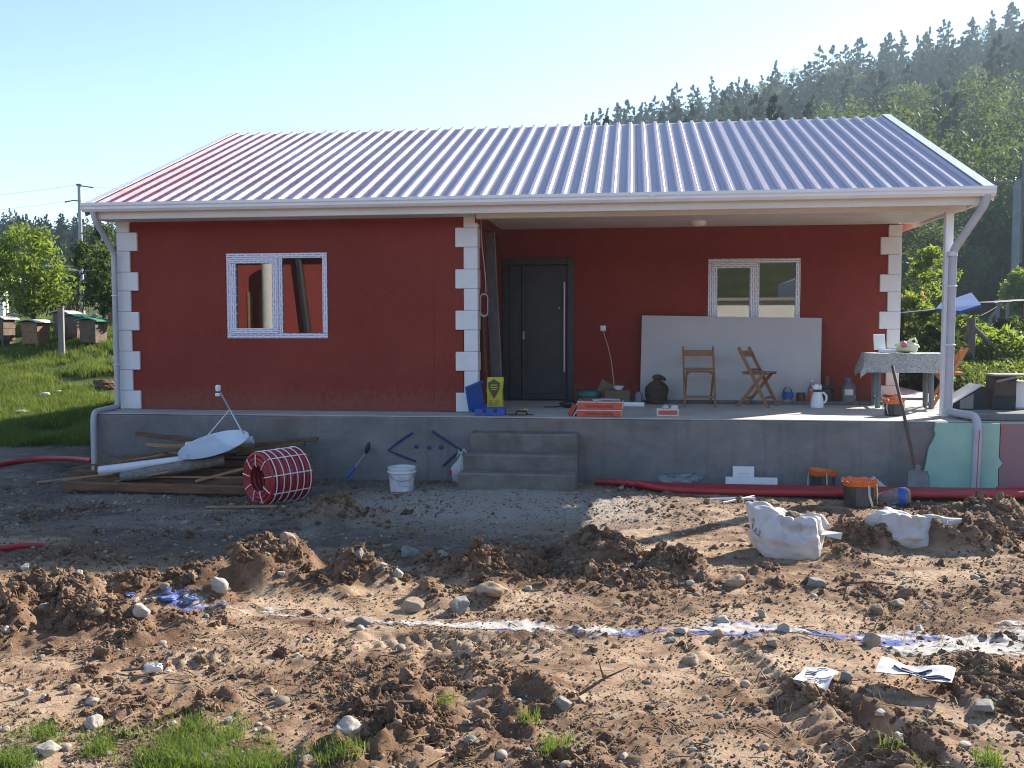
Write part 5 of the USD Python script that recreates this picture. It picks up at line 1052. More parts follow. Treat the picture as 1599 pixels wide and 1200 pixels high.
chm = usdkit.material(stage, '/World/Looks/chalk_powder', {'geo': ('geometry', {}), 'at': ('attribute', {'attribute': 'zone'}), 'se': ('separate_color', {'color_type': 'rgb'}), 'n': ('noise_texture', {'scale': 24.0, 'detail': 9.0, 'roughness': .8}), 'n2': ('noise_texture', {'scale': 16.0, 'detail': 8.0, 'roughness': .75}),
    'ad': ('math', {'math_type': 'multiply_add', 'value2': 1.9}), 'th': ('map_range', {'from_min': 1.38, 'from_max': 1.56, 'to_min': 0, 'to_max': .92, 'clamp': True}), 'bl': ('math', {'math_type': 'multiply_add', 'value2': 1.9}), 'bt': ('map_range', {'from_min': 1.4, 'from_max': 1.75, 'clamp': True}), 'mx': ('mix', {'color1': (.43, .40, .37), 'color2': (.085, .12, .33)}),
    'p': ('principled_bsdf', {'roughness': .95, 'specular_ior_level': .1}), 't': ('transparent_bsdf', {}), 'mc': ('mix_closure', {})},
    [('geo.position', 'n.vector'), ('geo.position', 'n2.vector'), ('at.color', 'se.color'), ('n.fac', 'ad.value1'), ('se.r', 'ad.value3'), ('ad.value', 'th.value'), ('n2.fac', 'bl.value1'), ('se.g', 'bl.value3'), ('bl.value', 'bt.value'), ('bt.result', 'mx.fac'), ('mx.color', 'p.base_color'), ('th.result', 'mc.fac'), ('t.BSDF', 'mc.closure1'), ('p.BSDF', 'mc.closure2')], surface='mc.closure')
cm = usdkit.mesh(stage, '/World/chalk_line', (LV, inv.reshape(q.shape)), chm, smooth=True); tag(cm.GetPrim(), 'broken line of white and blue marking powder across the earth', 'chalk line', kind='stuff')
UsdGeom.PrimvarsAPI(cm).CreatePrimvar('zone', Sdf.ValueTypeNames.Color3fArray, 'vertex').Set(Vt.Vec3fArray.FromNumpy(np.stack([cover, blue, 0 * blue], -1).astype(np.float32)))
BLF = mat('blue_film', (.06, .11, .33), .45, (.22, .27, .45), scale=20)
for i, (px, py, w, lab) in enumerate([(203, 934, 20, 'scrap of blue plastic film left of the pointed stone'), (262, 939, 28, 'longest scrap of blue plastic film in the left earth ridge'), (300, 943, 22, 'crumpled scrap of blue film just left of the pointed stone'), (345, 949, 14, 'small scrap of blue film right under the pointed stone')]):
    p = on_ground(px, py); sz = w / 2 / F_PX * float((p - EYE) @ FW); v, f = vf(crumple((sz, sz * .6, sz * .3), 70 + i, .5)); single('film_scrap', (v + p, f), BLF, lab, 'plastic scrap', smooth=40)
# litter, sticks
p = on_ground(238, 1055); t = T('tin_can', 'crushed white can lying on the pale track at the left', 'can', p, .3); t.part('can', xf(crumple((.05, .03, .035), 81), (0, 0, .005)), PAPERW, smooth=40); t.part('shade_flap', bar((-.16, .02, .02), (-.04, .0, .03), .03, .008), DARKM)
for i, (px, py, L, an, el, lab) in enumerate([(905, 1090, .3, .5, .35, 'forked dry twig sticking up right of the dark hollow'), (660, 1100, .28, -2.6, .1, 'thin dry twig on the earth left of the middle'), (205, 1075, .09, .6, .2, 'short thick stick on the pale track at the left'), (1320, 912, .35, -.4, .1, 'long dark stick lying below the lettered sack'), (1318, 940, .1, 1.0, 1.0, 'short upright twig in the earth at the right'), (1480, 1055, .5, -.12, .03, 'long grey stick lying beyond the larger paper'), (1580, 1085, .4, .1, .05, 'long stick at the right picture edge'), (380, 915, .18, -.9, .5, 'pale straw stalk leaning on the left earth ridge')]):
    p = on_ground(px, py); d_ = np.array([math.cos(an) * math.cos(el), math.sin(an) * math.cos(el), math.sin(el)]); e_ = p + [0, 0, .01]
    m = tube([e_, e_ + d_ * L * .5 + [0, 0, .012], e_ + d_ * L], [.009, .007, .003], 6)
    if i == 0: m = cat(m, tube([e_ + d_ * L * .5, e_ + d_ * L * .6 + [-.06, 0, .10]], [.006, .002], 5))
    single('twig', m, TWIG, lab, 'twig', smooth=40)

# grass
GRASS = mat('grass_blade', (.085, .135, .03), .6, (.13, .18, .05), scale=3, spec=.15, transl=.35)
GRASSD = mat('meadow_blade', (.11, .145, .036), .6, (.19, .215, .075), scale=1.2, spec=.15, transl=.35)
def tuft(n, h, spread, w, seed, lean=.35):
    rs_ = np.random.RandomState(seed); V, Fs = [], []
    for i in range(n):
        a, r_ = rs_.uniform(0, 2 * PI), spread * math.sqrt(rs_.rand()); bx, by = r_ * math.cos(a), r_ * math.sin(a); hh = h * rs_.uniform(.45, 1.1); l = hh * lean * rs_.rand(); da = rs_.uniform(0, 2 * PI); wa = rs_.uniform(0, PI)
        ux, uy = w * math.cos(wa), w * math.sin(wa); k0 = len(V)
        for t, ww in ((0, 1), (.5, .8), (1, 0)):
            cx, cy, cz = bx + l * t * t * math.cos(da) * 1.6, by + l * t * t * math.sin(da) * 1.6, hh * (t - .18 * t * t)
            V += [(cx - ux * ww, cy - uy * ww, cz), (cx + ux * ww, cy + uy * ww, cz)] if ww else [(cx, cy, cz)]
        Fs += [[k0, k0 + 1, k0 + 3], [k0, k0 + 3, k0 + 2], [k0 + 2, k0 + 3, k0 + 4]]
    return trimesh.Trimesh(np.array(V), np.array(Fs), process=False)
rs = np.random.RandomState(23)
fy = 1.0 + 15 * rs.rand(30000) ** 1.4; fx = -.25 - (2.2 + .72 * fy) * rs.rand(30000)
k = (rs.rand(30000) < (1 - plot_mask(fx, fy)) * smoothstep(.30, .5, meshkit.fbm(np.stack([fx * .8, fy * .8, 0 * fx], -1), 3, 15)) * .8) & (np.abs(fx + .1) > .05); fx, fy = fx[k][:13000], fy[k][:13000]
pos = np.stack([fx, fy, ground_h(fx, fy) - .01], 1)
scatter('meadow_grass', [[('blades', tuft(34, .20, .13, .0045, 10 + i), GRASSD if i % 2 else GRASS)] for i in range(5)], pos, quat(rs, len(fx), .1), rs.uniform(.55, 1.25, len(fx)) * (1 + .35 * smoothstep(7, 11, fy)), 'bright green meadow grass left of the house', 'grass')
pts = []
for px, py, rx, ry, n in [(310, 1150, 80, 30, 110), (270, 1190, 70, 22, 80), (400, 1190, 60, 18, 50), (20, 1190, 50, 26, 45), (60, 1150, 40, 20, 25), (520, 1190, 45, 14, 26), (865, 1165, 25, 16, 26), (840, 1130, 15, 8, 6), (697, 1106, 8, 5, 5), (1545, 1185, 30, 20, 18), (1450, 1195, 80, 10, 22), (340, 1200, 140, 14, 60), (150, 1165, 50, 25, 30)]:
    for _ in range(n): pts.append((px + rs.normal() * rx * .5, min(py + rs.normal() * ry * .5, 1215)))
gp_ = np.array([on_plane(a, b, -.77) for a, b in pts]); gp_[:, 2] = ground_h(gp_[:, 0], gp_[:, 1]) - .01
scatter('foreground_grass', [[('blades', tuft(14, .095, .045, .002, 40 + i, .6), GRASS)] for i in range(5)], gp_, quat(rs, len(gp_), .12), rs.uniform(.5, 1.2, len(gp_)), 'fresh green grass tufts at the foreground edge', 'grass')
sx_, sy_ = front_points(260, rs, -9.2, -5.5); sp = np.stack([sx_, sy_, ground_h(sx_, sy_) - .005], 1)
scatter('dry_stalks', [[('blades', tuft(3, .14, .03, .0014, 60 + i, .8), STRAW)] for i in range(4)], sp, quat(rs, len(sp), .15), rs.uniform(.5, 1.4, len(sp)), 'sparse dry straw stalks on the earth', 'straw')
# clods and litter in the meadow
for px, py, w, lab in [(165, 606, 40, 'larger brown heap of earth in the meadow by the downpipe'), (90, 601, 16, 'smaller brown heap of earth in the meadow')]:
    p = on_ground(px, py); sz = w / 2 / F_PX * float((p - EYE) @ FW); v, f = vf(blob(4, (sz, sz * .8, sz * .55), .4, 2.2, int(px), flat=.3)); single('earth_heap', (v + p + [0, 0, sz * .1], f), CLODD, lab, 'earth heap', smooth=40)
for i, (px, py, w, lab) in enumerate([(72, 624, 20, 'larger white scrap of rubbish in the meadow grass'), (90, 619, 14, 'white scrap of rubbish right beside the larger one in the grass'), (36, 652, 22, 'flat white strip in the meadow at the left edge of the shade')]):
    p = on_ground(px, py); sz = w / 2 / F_PX * float((p - EYE) @ FW); v, f = vf(crumple((sz, sz * .7, sz * .25), 90 + i, .3)); single('white_litter', (v + p + [0, 0, .08], f), PAPERW, lab, 'litter', smooth=40)
# ================================================================ trees and what stands behind
PINEL = mat('pine_needles', (.013, .026, .020), .7, (.028, .046, .032), scale=.35, spec=.2, transl=.2, rand=.35)
LEAFL = mat('fresh_leaves', (.115, .16, .038), .6, (.185, .23, .06), scale=1.6, spec=.12, transl=.45)
LEAFM = mat('mid_green_leaves', (.040, .066, .022), .6, (.075, .105, .034), scale=1.4, spec=.25, transl=.4)
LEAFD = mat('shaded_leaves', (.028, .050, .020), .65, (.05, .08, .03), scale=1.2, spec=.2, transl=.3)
LEAFH = mat('hillside_leaves', (.060, .085, .042), .7, (.10, .128, .060), scale=.3, spec=.1, transl=.28, rand=.3)
BARK = mat('bark', (.085, .065, .05), .9, (.05, .038, .03), scale=12, bump=.5, bscale=30, bdist=.01)
def leaf_cloud(centers, n, spread, size, seed, aspect=1.7, droop=0.0):
    """n leaf-sized four-corner faces round each centre."""
    rs_ = np.random.RandomState(seed); c = np.repeat(np.asarray(centers, float), n, 0); N = len(c)
    sp = np.repeat(np.broadcast_to(np.asarray(spread, float).reshape(-1, 1) if np.ndim(spread) else spread, (len(centers), 1)), n, 0)
    d = rs_.normal(size=(N, 3)); d /= np.linalg.norm(d, axis=1, keepdims=True); c = c + d * sp * rs_.rand(N, 1) ** .45
    u = rs_.normal(size=(N, 3)); u[:, 2] -= droop; u /= np.linalg.norm(u, axis=1, keepdims=True); w = np.cross(u, rs_.normal(size=(N, 3))); w /= np.linalg.norm(w, axis=1, keepdims=True)
    s = size * rs_.uniform(.6, 1.3, (N, 1)); a, b = u * s * aspect, w * s
    V = np.stack([c - a, c + b * .6, c + a, c - b * .6], 1).reshape(-1, 3); k = np.arange(N)[:, None] * 4
    return trimesh.Trimesh(V, np.vstack([k + [0, 1, 2], k + [0, 2, 3]]), process=False)
def pine(seed, h=10.0, r=2.3, full=1.0):
    rs_ = np.random.RandomState(seed); C, S = [], []
    for z in np.linspace(.10, 1.0, 20):
        L = r * 1.15 * (1.02 - z) ** .8 * rs_.uniform(.7, 1.2); nb = max(2, int(9 * (1.08 - z)))
        for b in range(nb):
            a = rs_.uniform(0, 2 * PI); LL = L * rs_.uniform(.55, 1.15)
            for t in (.35, .65, .95): C.append((LL * t * math.cos(a), LL * t * math.sin(a), h * (z + .012 * rs_.normal()) + .10 * LL * t)); S.append(.08 + .36 * (1.02 - z))
    return leaf_cloud(C, 14, S, .105, seed, 2.2, .2), tube([(0, 0, -.6), (.05, 0, h * .5), (0, 0, h)], [.16, .10, .02], 6)
def crown_tree(seed, h, rx, n_c, n_l, size, trunk_h=.35, r0=.07, top=1.0, ry=None):
    """Trunk with forking limbs, leaf clumps spread through an uneven crown."""
    rs_ = np.random.RandomState(seed); C, limbs = [], []; ry = ry or rx
    fork = np.array([0, 0, h * trunk_h]); limbs.append(tube([(0, 0, -.15), (.02, .01, h * trunk_h * .5), fork], [r0 * 1.25, r0, r0 * .85], 8))
    for i in range(n_c):
        a, zz = rs_.uniform(0, 2 * PI), rs_.rand(); rad = (math.sin(PI * (.12 + .80 * zz)) ** .8) * rs_.uniform(.3, 1.08)
        C.append((rx * rad * math.cos(a), ry * rad * math.sin(a), h * (trunk_h * .85 + (top - trunk_h * .85) * zz)))
    for i in rs_.choice(n_c, min(n_c, 9), replace=False):
        e = np.array(C[i]); limbs.append(tube([fork - [0, 0, .05], .55 * fork + .45 * e + [0, 0, .06 * h], e], [r0 * .6, r0 * .35, r0 * .1], 6))
    return leaf_cloud(C, n_l, rs_.uniform(.6, 1.3, n_c) * .28 * rx, size, seed), cat(limbs)
def tree(name, label, category, loc, geo, leaf, group=None):
    t = T(name, label, category, loc); t.part('crown', geo[0], leaf); t.part('trunk', geo[1], BARK, smooth=50); return t

# --- woods on the hills
rs = np.random.RandomState(31)
def hill_points(n, th0, th1, r0, r1, gap):
    out = []; cells = {}
    for _ in range(n):
        th_, r_ = math.radians(rs.uniform(th0, th1)), math.sqrt(rs.uniform(r0 ** 2, r1 ** 2)); x, y = 6.7 + r_ * math.sin(th_), -12 + r_ * math.cos(th_)
        c = (int(x // gap), int(y // gap))
        if any((x - a) ** 2 + (y - b) ** 2 < gap * gap for i in (-1, 0, 1) for j in (-1, 0, 1) for a, b in cells.get((c[0] + i, c[1] + j), ())): continue
        cells.setdefault(c, []).append((x, y)); out.append((x, y, r_))
    return np.array(out)
PROTO = [pine(k, 10, 2.9 + .45 * (k % 3)) for k in range(5)]
DEC = [crown_tree(60 + k, 8, 3.2, 70, 60, .105, .22, .16) for k in range(4)]
first = {}
def wood_tree(kind, k, x, y, s, label, group):
    z = float(hill_z(np.array([x]), np.array([y]))[0]) - .3; nm, geo, lf = ('pine_tree', PROTO[k], PINEL) if kind == 'p' else ('leafy_tree', DEC[k], LEAFH)
    if (kind, k) not in first:
        t = T(nm, label, 'tree', (x, y, z), rs.uniform(0, 6), s, group=group); t.part('crown', geo[0], lf); t.part('trunk', geo[1], BARK); first[(kind, k)] = t; return t
    return T(nm, label, 'tree', (x, y, z), rs.uniform(0, 6), s, group=group, src=first[(kind, k)])
R = hill_points(12000, -7, 27, 66, 243, 4.1)
far_, near_ = [], []
for x, y, r_ in R:
    th_ = math.degrees(math.atan2(x - 6.7, y + 12)); t_ = (r_ - 66) / 177
    leafy = rs.rand() < (.85 if t_ < .16 else .45 if t_ < .5 and th_ > 10 else .12 if th_ > 8 else .03)
    s_ = rs.uniform(.8, 1.5) if not leafy else rs.uniform(.85, 1.6)
    near_.append((x, y, r_, leafy, s_, t_))
near_.sort(key=lambda q: -q[2])
np_, nl_ = 0, 0; stuff = []
for x, y, r_, leafy, s_, t_ in near_:
    if leafy and nl_ < 110: wood_tree('d', rs.randint(4), x, y, s_, 'pale green leafy tree in the wood on the right-hand hill', 'leafy trees on the hill'); nl_ += 1
    elif not leafy and np_ < 170 and t_ > .68: wood_tree('p', rs.randint(5), x, y, s_ * 1.05, 'dark pine along the skyline of the right-hand hill', 'pines along the hill skyline'); np_ += 1
    else: stuff.append((x, y, s_, 5 + rs.randint(4) if leafy else rs.randint(5)))
def wood(name, pts, label):
    A = np.array([p[:2] for p in pts]); z = hill_z(A[:, 0], A[:, 1]) - .3
    prot = [[('needles', g_[0], PINEL), ('trunk', g_[1], BARK)] for g_ in PROTO] + [[('leaves', g_[0], LEAFH), ('trunk', g_[1], BARK)] for g_ in DEC]
    scatter(name, prot, np.column_stack([A, z]), quat(rs, len(A), .02), np.array([p[2] for p in pts]), label, 'wood', idx=np.array([p[3] for p in pts]))
wood('pine_wood', stuff, 'dense dark pine wood covering the right-hand hill')
Lf = hill_points(9000, -38, -17, 95, 262, 3.0)
wood('distant_wood', [(x, y, rs.uniform(.42, .72), rs.randint(5)) for x, y, r_ in Lf], 'distant dark pine wood on the low hill at the left')

# --- left: meadow trees, hives, post, pole
def bg(px, py, dist):
    """A point seen at the pixel, dist metres off along the view axis; z is left to the caller."""
    d = ray(px, py); return EYE + d * dist
def foot(px, dist):
    p = bg(px, 520, dist); return np.array([p[0], p[1], gz(p[0], p[1]) - .03])
p = foot(52, 23); tree('fruit_tree', 'light green fruit tree in full leaf behind the beehives', 'tree', p, crown_tree(5, 2.45, 1.0, 85, 60, .042, .30, .06), LEAFL)
p = foot(-12, 24); tree('fruit_tree', 'half-seen green tree cut by the left picture edge', 'tree', p, crown_tree(6, 2.0, .8, 40, 60, .042, .3, .05), LEAFM)
p = foot(163, 24.5); tree('fruit_tree', 'taller darker tree behind the left downpipe', 'tree', p, crown_tree(8, 2.5, .7, 70, 60, .04, .28, .06), LEAFM)
p = foot(186, 22); tree('fruit_tree', 'tree mostly hidden behind the left corner of the house', 'tree', p, crown_tree(9, 2.3, .6, 40, 50, .042, .3, .05), LEAFM)
p = foot(118, 24.5); t = T('bare_bush', 'bare greyish bush between the two meadow trees', 'bush', p); rs2 = np.random.RandomState(3); tw = []
for i in range(46):
    a = rs2.uniform(0, 2 * PI); hh = rs2.uniform(.7, 1.9) * (1.25 if i < 6 else .75); l = rs2.uniform(.1, .55); b = np.array([rs2.normal() * .12, rs2.normal() * .1, 0]); e = b + [l * math.cos(a), l * math.sin(a) * .7, hh]
    tw.append(tube([b, .5 * (b + e) + rs2.normal(size=3) * .07, e], [.016, .010, .003], 4))
t.part('branches', cat(tw), mat('grey_branches', (.22, .18, .14), .9, (.14, .11, .085), scale=6)); t.part('young_leaves', leaf_cloud(np.array([[rs2.normal() * .4, rs2.normal() * .3, rs2.uniform(.5, 1.3)] for _ in range(24)]), 14, .16, .03, 5), LEAFM)
HIVE = mat('hive_wood', (.15, .10, .068), .85, (.085, .058, .04), scale=7, detail=6); HIVEO = mat('orange_hive', (.26, .14, .07), .85, (.17, .09, .05), scale=7); GLID = mat('green_sheet_lid', (.03, .16, .11), .5, (.06, .22, .17), scale=5); WLID = mat('white_sheet_lid', (.50, .50, .47), .5, (.36, .35, .32), scale=6)
def hive(px, dist, label, body, lid, w=.46, extra=False, rot=-.12):
    p = foot(px, dist); t = T('beehive', label, 'beehive', p + [0, 0, .06], rot, (.74, .74, .9))
    for s in (-1, 1): t.part('foot', box(s * w * .35 - .03, s * w * .35 + .03, -w * .45, w * .45, -.12, .06, .004), HIVE)
    t.part('brood_box', box(-w / 2, w / 2, -w * .5, w * .5, .06, .37, .006), body); t.part('honey_box', box(-w / 2 - .012, w / 2 + .012, -w * .5 - .012, w * .5 + .012, .372, .58, .006), body); t.part('entrance', box(-w * .3, w * .3, -w * .5 - .03, -w * .5 - .001, .075, .09, .002), HIVE)
    n = 9; xs_ = np.linspace(-w * .74, w * .74, n); pl = [(x, .60 + .09 * math.cos(x / (w * .74) * 1.35)) for x in xs_] + [(x, .575 + .09 * math.cos(x / (w * .74) * 1.35)) for x in xs_[::-1]]
    t.part('lid', extrude(pl, 'y', -w * .68, w * .66), lid); t.part('roof_board', box(-w * .5, w * .5, -w * .5, w * .5, .581, .62, .004), HIVE)
    if extra: t.part('weight_stone', xf(blob(2, (.11, .08, .06), .25, 2, 4, cuts=4), (.05, 0, .74)), GREYROCK, smooth=35)
    return t
hive(4, 22, 'beehive cut off by the left picture edge', HIVE, WLID, .5); hive(56, 21.5, 'beehive with a white lid and orange side left of the fruit tree trunk', HIVEO, WLID, .54); hive(103, 22.5, 'beehive with a pale green lid just left of the grey post', HIVE, WLID, .5)
hive(118, 22, 'low beehive with a green lid just right of the grey post', HIVE, GLID, .46); hive(146, 21.5, 'beehive with a green lid weighed down by a stone', HIVE, GLID, .54, True); hive(183, 23.5, 'small beehive almost hidden behind the left downpipe', HIVEO, WLID, .4)
p = foot(96, 20.6); t = T('fence_post', 'squared grey post standing in the meadow before the beehives', 'post', p, .3); t.part('post', box(-.055, .055, -.05, .05, -.2, 1.12, .006), mat('grey_post', (.24, .225, .20), .85, (.16, .15, .135), scale=6, stretch=(1, 1, .4))); t.part('cap', box(-.065, .065, -.06, .06, 1.121, 1.15, .006), mat('reddish_cap', (.26, .13, .08), .8))
p = foot(138, 20.5); single('plank_scrap', bar(p + [-.05, 0, .05], p + [.16, 0, .22], .03, .02), GREYW, 'short grey batten leaning in the grass before the stone-weighted hive', 'batten')
POLE = mat('pole_concrete', (.33, .33, .34), .8, (.27, .27, .28), scale=2); IRON = mat('grey_iron', (.10, .10, .105), .6)
p = foot(130, 62); zt = EYE[2] + (512 - 290) / F_PX * 62
t = T('utility_pole', 'slim grey power pole with short side arms left of the house', 'power pole', p); H_ = zt - p[2]
t.part('shaft', tube([(0, 0, -.5), (0, 0, H_ * .5), (0, 0, H_)], [.17, .13, .10], 10), POLE, smooth=40); t.part('top_arm', tube([(-.1, 0, H_ - .05), (.5, 0, H_ - .12), (.95, 0, H_ - .2)], [.05, .035, .05], 6), IRON); t.part('lower_arm', tube([(.1, 0, H_ - 1.05), (-.4, 0, H_ - .98), (-1.0, 0, H_ - 1.08)], [.05, .035, .05], 6), IRON); t.part('insulator', box(-.16, .16, -.1, .1, H_ - .06, H_ + .06, .02), IRON)
PT = p + [0, 0, H_]
def wire(a, b, sag, r, lab, m=IRON):
    a, b = np.array(a, float), np.array(b, float); tt = np.linspace(0, 1, 14)[:, None]; q = a + (b - a) * tt; q[:, 2] -= (4 * sag * tt * (1 - tt))[:, 0]; single('overhead_wire', tube(q, r, 4), m, lab, 'wire')
wire(PT + [-.9, 0, -1.05], PT + [-42, 6, -2.2], .5, .010, 'lower dark power line running left from the slim pole'); wire(PT + [-.1, 0, 0], PT + [-42, 6, -.9], .6, .010, 'upper dark power line running left from the slim pole'); wire(PT + [.95, 0, -.2], PT + [44, 9, 2.0], .8, .010, 'dark power line running right from the slim pole behind the roof')
WIREW = mat('bright_wire', (.6, .6, .6), .4)
for k, (py, lab) in enumerate(((412, 'topmost of three bright cables behind the meadow trees'), (418.5, 'middle one of three bright cables behind the meadow trees'), (424.5, 'lowest of three bright cables behind the meadow trees'))):
    a = bg(-60, py, 75); b = bg(240, py + 3, 75); wire(a, b, .1, .045 if k == 0 else .03, lab, WIREW)
# white house corner and railing at the far left edge
p = foot(3, 29); t = T('white_porch', 'corner of a white building with a pillar at the left picture edge', 'building', p)
t.part('pillar', box(-.14, .14, -.14, .14, -.2, 1.35, .02), WHITE); t.part('roof_edge', box(-2.4, .35, -.4, 1.6, 1.352, 1.46, .02), WHITE); t.part('wall', box(-2.4, -.5, .9, 1.1, -.2, 1.35, .01), WHITE)
p = foot(16, 28); t = T('garden_railing', 'dark iron railing beside the white building at the left edge', 'railing', p)
t.part('top_rail', box(-1.5, .75, -.02, .02, .86, .90, .004), IRON)
for k in range(9): t.part('baluster', box(-1.4 + k * .26 - .012, -1.4 + k * .26 + .012, -.012, .012, -.1, .86, 0), IRON)
for k, (dx, c_) in enumerate(((.25, 'first'), (.5, 'second'), (.78, 'third'))):
    q = foot(22 + 9 * k, 27); t = T('garden_pot', f'{c_} from the left of three pale pots in front of the dark railing', 'pot', q); t.part('pot', lathe([(0, 0), (.10, 0), (.15, .3), (.17, .32), (.17, .36), (.13, .36), (.1, .05)], 14), mat('pale_pot', (.40, .31, .25), .8), smooth=40); t.part('plant', leaf_cloud([(0, 0, .42), (.05, .02, .5)], 26, .12, .03, 70 + k), LEAFM)

# --- right: weeds, bushes, shelter, fence, pole
fy = .6 + 24 * rs.rand(9000) ** 1.3; fx = 11.3 + rs.rand(9000) * (1.2 + .42 * fy) - (fy > 9) * 2.2 * rs.rand(9000)
k = (fx > 11.55) | (fy > 8.8); fx, fy = fx[k], fy[k]; pos = np.stack([fx, fy, ground_h(fx, fy) - .01], 1)
weed = [[('leaves', cat(leaf_cloud(np.array([[.05 * math.cos(a), .05 * math.sin(a), .05 + .05 * a / 3] for a in np.linspace(0, 6, 8)]), 7, .085, .026, 80 + i)), LEAFL if i % 2 else LEAFM)] for i in range(3)]
scatter('tall_grass', [[('blades', tuft(34, .24, .15, .005, 30 + i), GRASSD)] for i in range(3)] + weed, pos, quat(rs, len(fx), .1), rs.uniform(.6, 1.5, len(fx)), 'rank grass and weeds right of the house', 'grass')
def bush(name, label, px, dist, w, h, n_c, n_l, size, leaf, seed, dz=0, group=None, catg='bush'):
    p = foot(px, dist) + [0, 0, dz]; return tree(name, label, catg, p, crown_tree(seed, h, w, n_c, n_l, size, .12, .03), leaf, group)
bush('bush', 'light green upright bush behind the right corner blocks', 1452, 22, .55, 2.2, 60, 60, .04, LEAFL, 91); bush('bush', 'low bush with yellow-green leaves beside the right corner blocks', 1418, 20, .5, 1.25, 40, 60, .04, LEAFL, 92)
BLOS = mat('pink_blossom', (.50, .26, .22), .6, transl=.3); p = foot(1422, 20); single('blossom', xf(leaf_cloud(np.array([[.1 * i - .25, .05 * (i % 2), 1.16 + .05 * (i % 3)] for i in range(6)]), 16, .10, .025, 6), p), BLOS, 'cluster of pinkish blossom on top of the low bush', 'blossom')
for i, (px, dist, w, h, lf, lab) in enumerate([(1425, 17, .55, 1.25, LEAFD, 'dark shaded bush right behind the house corner under the sheet roof'), (1462, 16.5, .5, 1.15, LEAFD, 'dark shaded bush behind the table and post'), (1505, 18.5, .6, .8, LEAFL, 'bright bush behind the varnished chair'), (1560, 18, .7, .62, LEAFL, 'bright leafy bush below the diagonal brace'), (1592, 19.5, .6, .75, LEAFM, 'green bush at the right edge behind the brace'), (1490, 24, .6, .7, LEAFM, 'bush under the far end of the blue sheet')]):
    bush('bush', lab, px, dist, w, h, 44, 60, .04, lf, 110 + i)
for i, (px, dist, w, h, lf, lab) in enumerate([(1420, 48, 2.2, 5.2, LEAFH, 'rounded pale tree between the corner blocks and the porch post'), (1470, 55, 2.2, 5.6, LEAFH, 'rounded pale tree right behind the porch post'), (1545, 60, 2.6, 7.4, LEAFM, 'dark tree left of the concrete power pole'), (1602, 40, .9, 2.3, LEAFL, 'light tree cut by the right picture edge'), (1392, 58, 2.4, 6.5, LEAFM, 'dark tree hidden partly by the right corner blocks'), (1510, 66, 2.6, 7.0, LEAFM, 'dark tree standing beyond the blue sheet')]):
    p = foot(px, dist); tree('leafy_tree', lab, 'tree', p, crown_tree(130 + i, h, w, 80, 110, .07, .22, .12), lf)
# sheet-roofed shelter
p0 = foot(1478, 19.5); S = T('shelter', 'low shelter roofed with dark sheets and a bright blue sheet', 'shelter', p0)
a, b = bg(1396, 490, 19.5), bg(1478, 482, 19.5); c_, d_ = bg(1530, 474, 19.7), bg(1612, 468, 20.5)
S.part('dark_sheet', bar(a, b, 1.3, .03, up=(0, 0, 1)), mat('dark_roof_sheet', (.045, .045, .05), .5, (.08, .08, .085), scale=6), world=True); S.part('dark_sheet', bar(c_, d_, .7, .03), mat('dark_roof_sheet', (.045, .045, .05), .5), world=True)
q = [bg(1462, 482, 18.7), bg(1470, 473, 19.9), bg(1518, 457, 20.0), bg(1533, 476, 18.9), bg(1500, 486, 18.6)]; q = np.array(q)
S.part('blue_sheet', trimesh.convex.convex_hull(np.vstack([q, q - [0, 0, .05]])), mat('blue_roof_sheet', (.03, .085, .25), .9, (.04, .11, .29), scale=2, spec=.1), world=True)
for px, lo_ in ((1518, 0), (1410, 0), (1600, 0)): 
    f_ = foot(px, 20); S.part('support', bar(f_ - [0, 0, .2], bg(px, 484 if px < 1590 else 470, 20), .07, .07), mat('rusty_support', (.20, .10, .05), .8), world=True)
single('scrap_board', bar(bg(1478, 520, 18.4), bg(1512, 508, 18.4), .25, .03), mat('dark_red_board', (.11, .05, .045), .8), 'dark reddish board hanging under the blue sheet', 'board')
p = foot(1517, 17.6); zt = EYE[2] + (512 - 498) / F_PX * 17.6 - p[2]
t = T('fence_post', 'thick grey wooden fence post with a diagonal brace behind the porch', 'fence post', p)
t.part('post', tube([(0, 0, -.3), (.01, 0, zt * .5), (0, 0, zt)], [.085, .08, .078], 9), GREYW, smooth=50); t.part('brace', tube([(.05, -.02, zt - .18), (.55, -.1, zt - .72), (1.02, -.18, zt - 1.28)], [.045, .045, .04], 7), GREYW, smooth=50); t.part('brace', tube([(-.06, 0, zt - .30), (-.14, .1, zt - .75), (-.22, .2, zt - 1.3)], [.04, .04, .035], 7), GREYW, smooth=50)
for px, dist, h, lab in ((1557, 27, 1.15, 'thin grey fence post in the sunny field'), (1572, 34, 1.1, 'fence post farthest back in the sunny field'), (1546, 33, 1.05, 'leaning fence post behind the blue sheet')):
    p = foot(px, dist); single('fence_post', tube([p - [0, 0, .2], p + [.02, 0, h * .5], p + [.03 if px != 1546 else .4, 0, h]], [.06, .055, .05], 7), GREYW, lab, 'fence post', smooth=50)
p = foot(1583, 46); zt = EYE[2] + (512 - 236) / F_PX * 46 - p[2]
t = T('utility_pole', 'heavy concrete power pole with crossarm and insulators at the right edge', 'power pole', p)
t.part('shaft', xf(cat(box(-.15, .15, -.12, .12, -.4, zt * .82, .02)), (0, 0, 0)), mat('dark_pole_concrete', (.17, .18, .20), .85, (.13, .14, .16), scale=2)); t.part('mast', tube([(.28, .1, zt * .35), (.28, .1, zt)], [.05, .04], 8), IRON); t.part('crossarm', box(-1.15, .9, -.06, .06, zt * .80, zt * .80 + .10, .01), IRON)
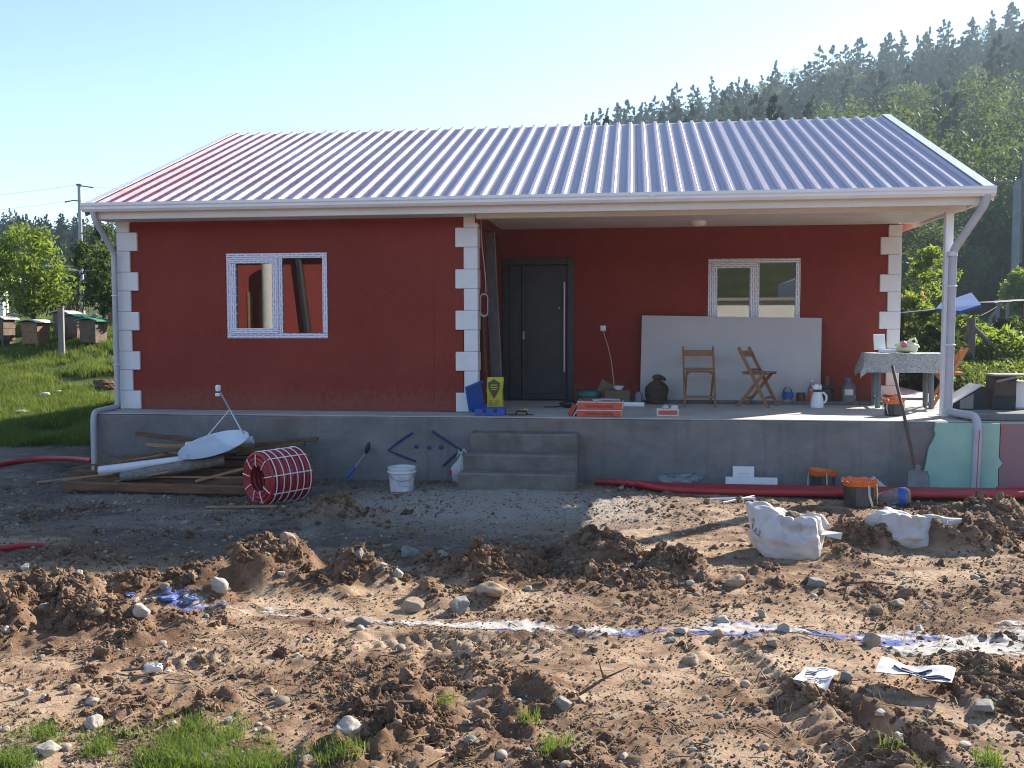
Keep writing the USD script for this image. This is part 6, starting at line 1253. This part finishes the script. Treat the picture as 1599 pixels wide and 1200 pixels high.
for k, dx in enumerate((-1.1, -.15, .75)): t.part('insulator', lathe([(0, 0), (.05, 0), (.09, .06), (.05, .1), (.09, .16), (.05, .2), (.07, .26), (0, .28)], 10, (dx, 0, zt * .80 + .1)), mat('brown_insulator', (.06, .045, .04), .35), smooth=40)
t.part('lead', tube([(-.15, -.05, zt * .8 + .38), (-.25, -.02, zt * .95), (-.3, 0, zt * 1.02)], .02, 5), IRON); t.part('lead', tube([(.2, -.05, zt * .8 + .4), (.35, 0, zt * .7), (.45, .05, zt * .5)], .02, 5), IRON)
# fence wire mesh between posts
for k, zz in enumerate((.55, .95)):
    a, b = foot(1517, 17.6), foot(1557, 27); wire(a + [0, 0, zz], b + [0, 0, zz], .02, .006, ('lower', 'upper')[k] + ' fence wire from the braced post into the field')
# --- the yard's other side, seen only as reflections in the window panes
NR = mat('neighbour_red', (.26, .045, .035), .85); NW = mat('neighbour_white', (.70, .69, .66), .8)
t = T('neighbour_house', 'red house across the yard behind the camera with a grey column', 'house', (-5.5, -17, -.8))
t.part('wall', box(-6, 4.4, -5, 0, 0, 4.2, .01), NR); t.part('column', lathe([(.22, 0), (.22, 4.0), (0, 4.0)], 16, (1.15, .6, 0)), WHITE, smooth=40); t.part('roof', box(-6.4, 4.8, -5.4, .5, 4.2, 4.4, .02), DARKM)
for x in (.30, .68): t.part('board', box(x - .08, x + .08, .02, .06, .1, 3.0, .004), PALEW)
t.part('downpipe', tube([(1.9, .12, 4.1), (2.35, .12, .2)], .13, 8), DARKM)
t = T('neighbour_house', 'white house with a balcony rail across the yard behind the camera', 'house', (13.5, -30, -.8))
t.part('wall', cat(box(-4, 3.2, -8, 0, 0, 3.1, .01)), NW); t.part('upper_wall', extrude([(1.2, 3.102), (3.2, 3.102), (3.2, 5.0), (1.2, 4.2)], 'y', -8, -.3), NW); t.part('roof', box(-4.3, 1.1, -8.2, .3, 3.102, 3.25, .02), GREYIN)
t.part('rail', box(-4, 6, .8, .86, 1.5, 1.58, .01), IRON)
for k in range(20): t.part('baluster', box(-4 + k * .5, -3.97 + k * .5, .81, .85, .5, 1.5, 0), IRON)
# ================================================================ air
HAZE_D, HAZE_G = 0.00042, 0.40
hz = usdkit.material(stage, '/World/Looks/haze', {'v': ('principled_volume', {'color': (.62, .82, 1.0), 'density': HAZE_D, 'anisotropy': HAZE_G})}, volume='v.volume')
hb = usdkit.mesh(stage, '/World/haze', trimesh.creation.box(bounds=[[-430, -430, -3], [430, 430, 105]]), hz)
tag(hb.GetPrim(), 'thin pale morning haze filling the valley', 'haze', kind='stuff')
for pr in stage.Traverse():
    if pr.GetTypeName() == 'Mesh':
        a_, n_ = pr.GetAttribute('points').Get(), pr.GetAttribute('normals').Get()
        if n_ is not None and len(n_) != len(a_): print('NORMALS', pr.GetPath(), len(a_), len(n_))
        if len(a_) == 0 or int(np.max(np.array(pr.GetAttribute('faceVertexIndices').Get()))) + 1 != len(a_): print('UNUSED', pr.GetPath(), len(a_))
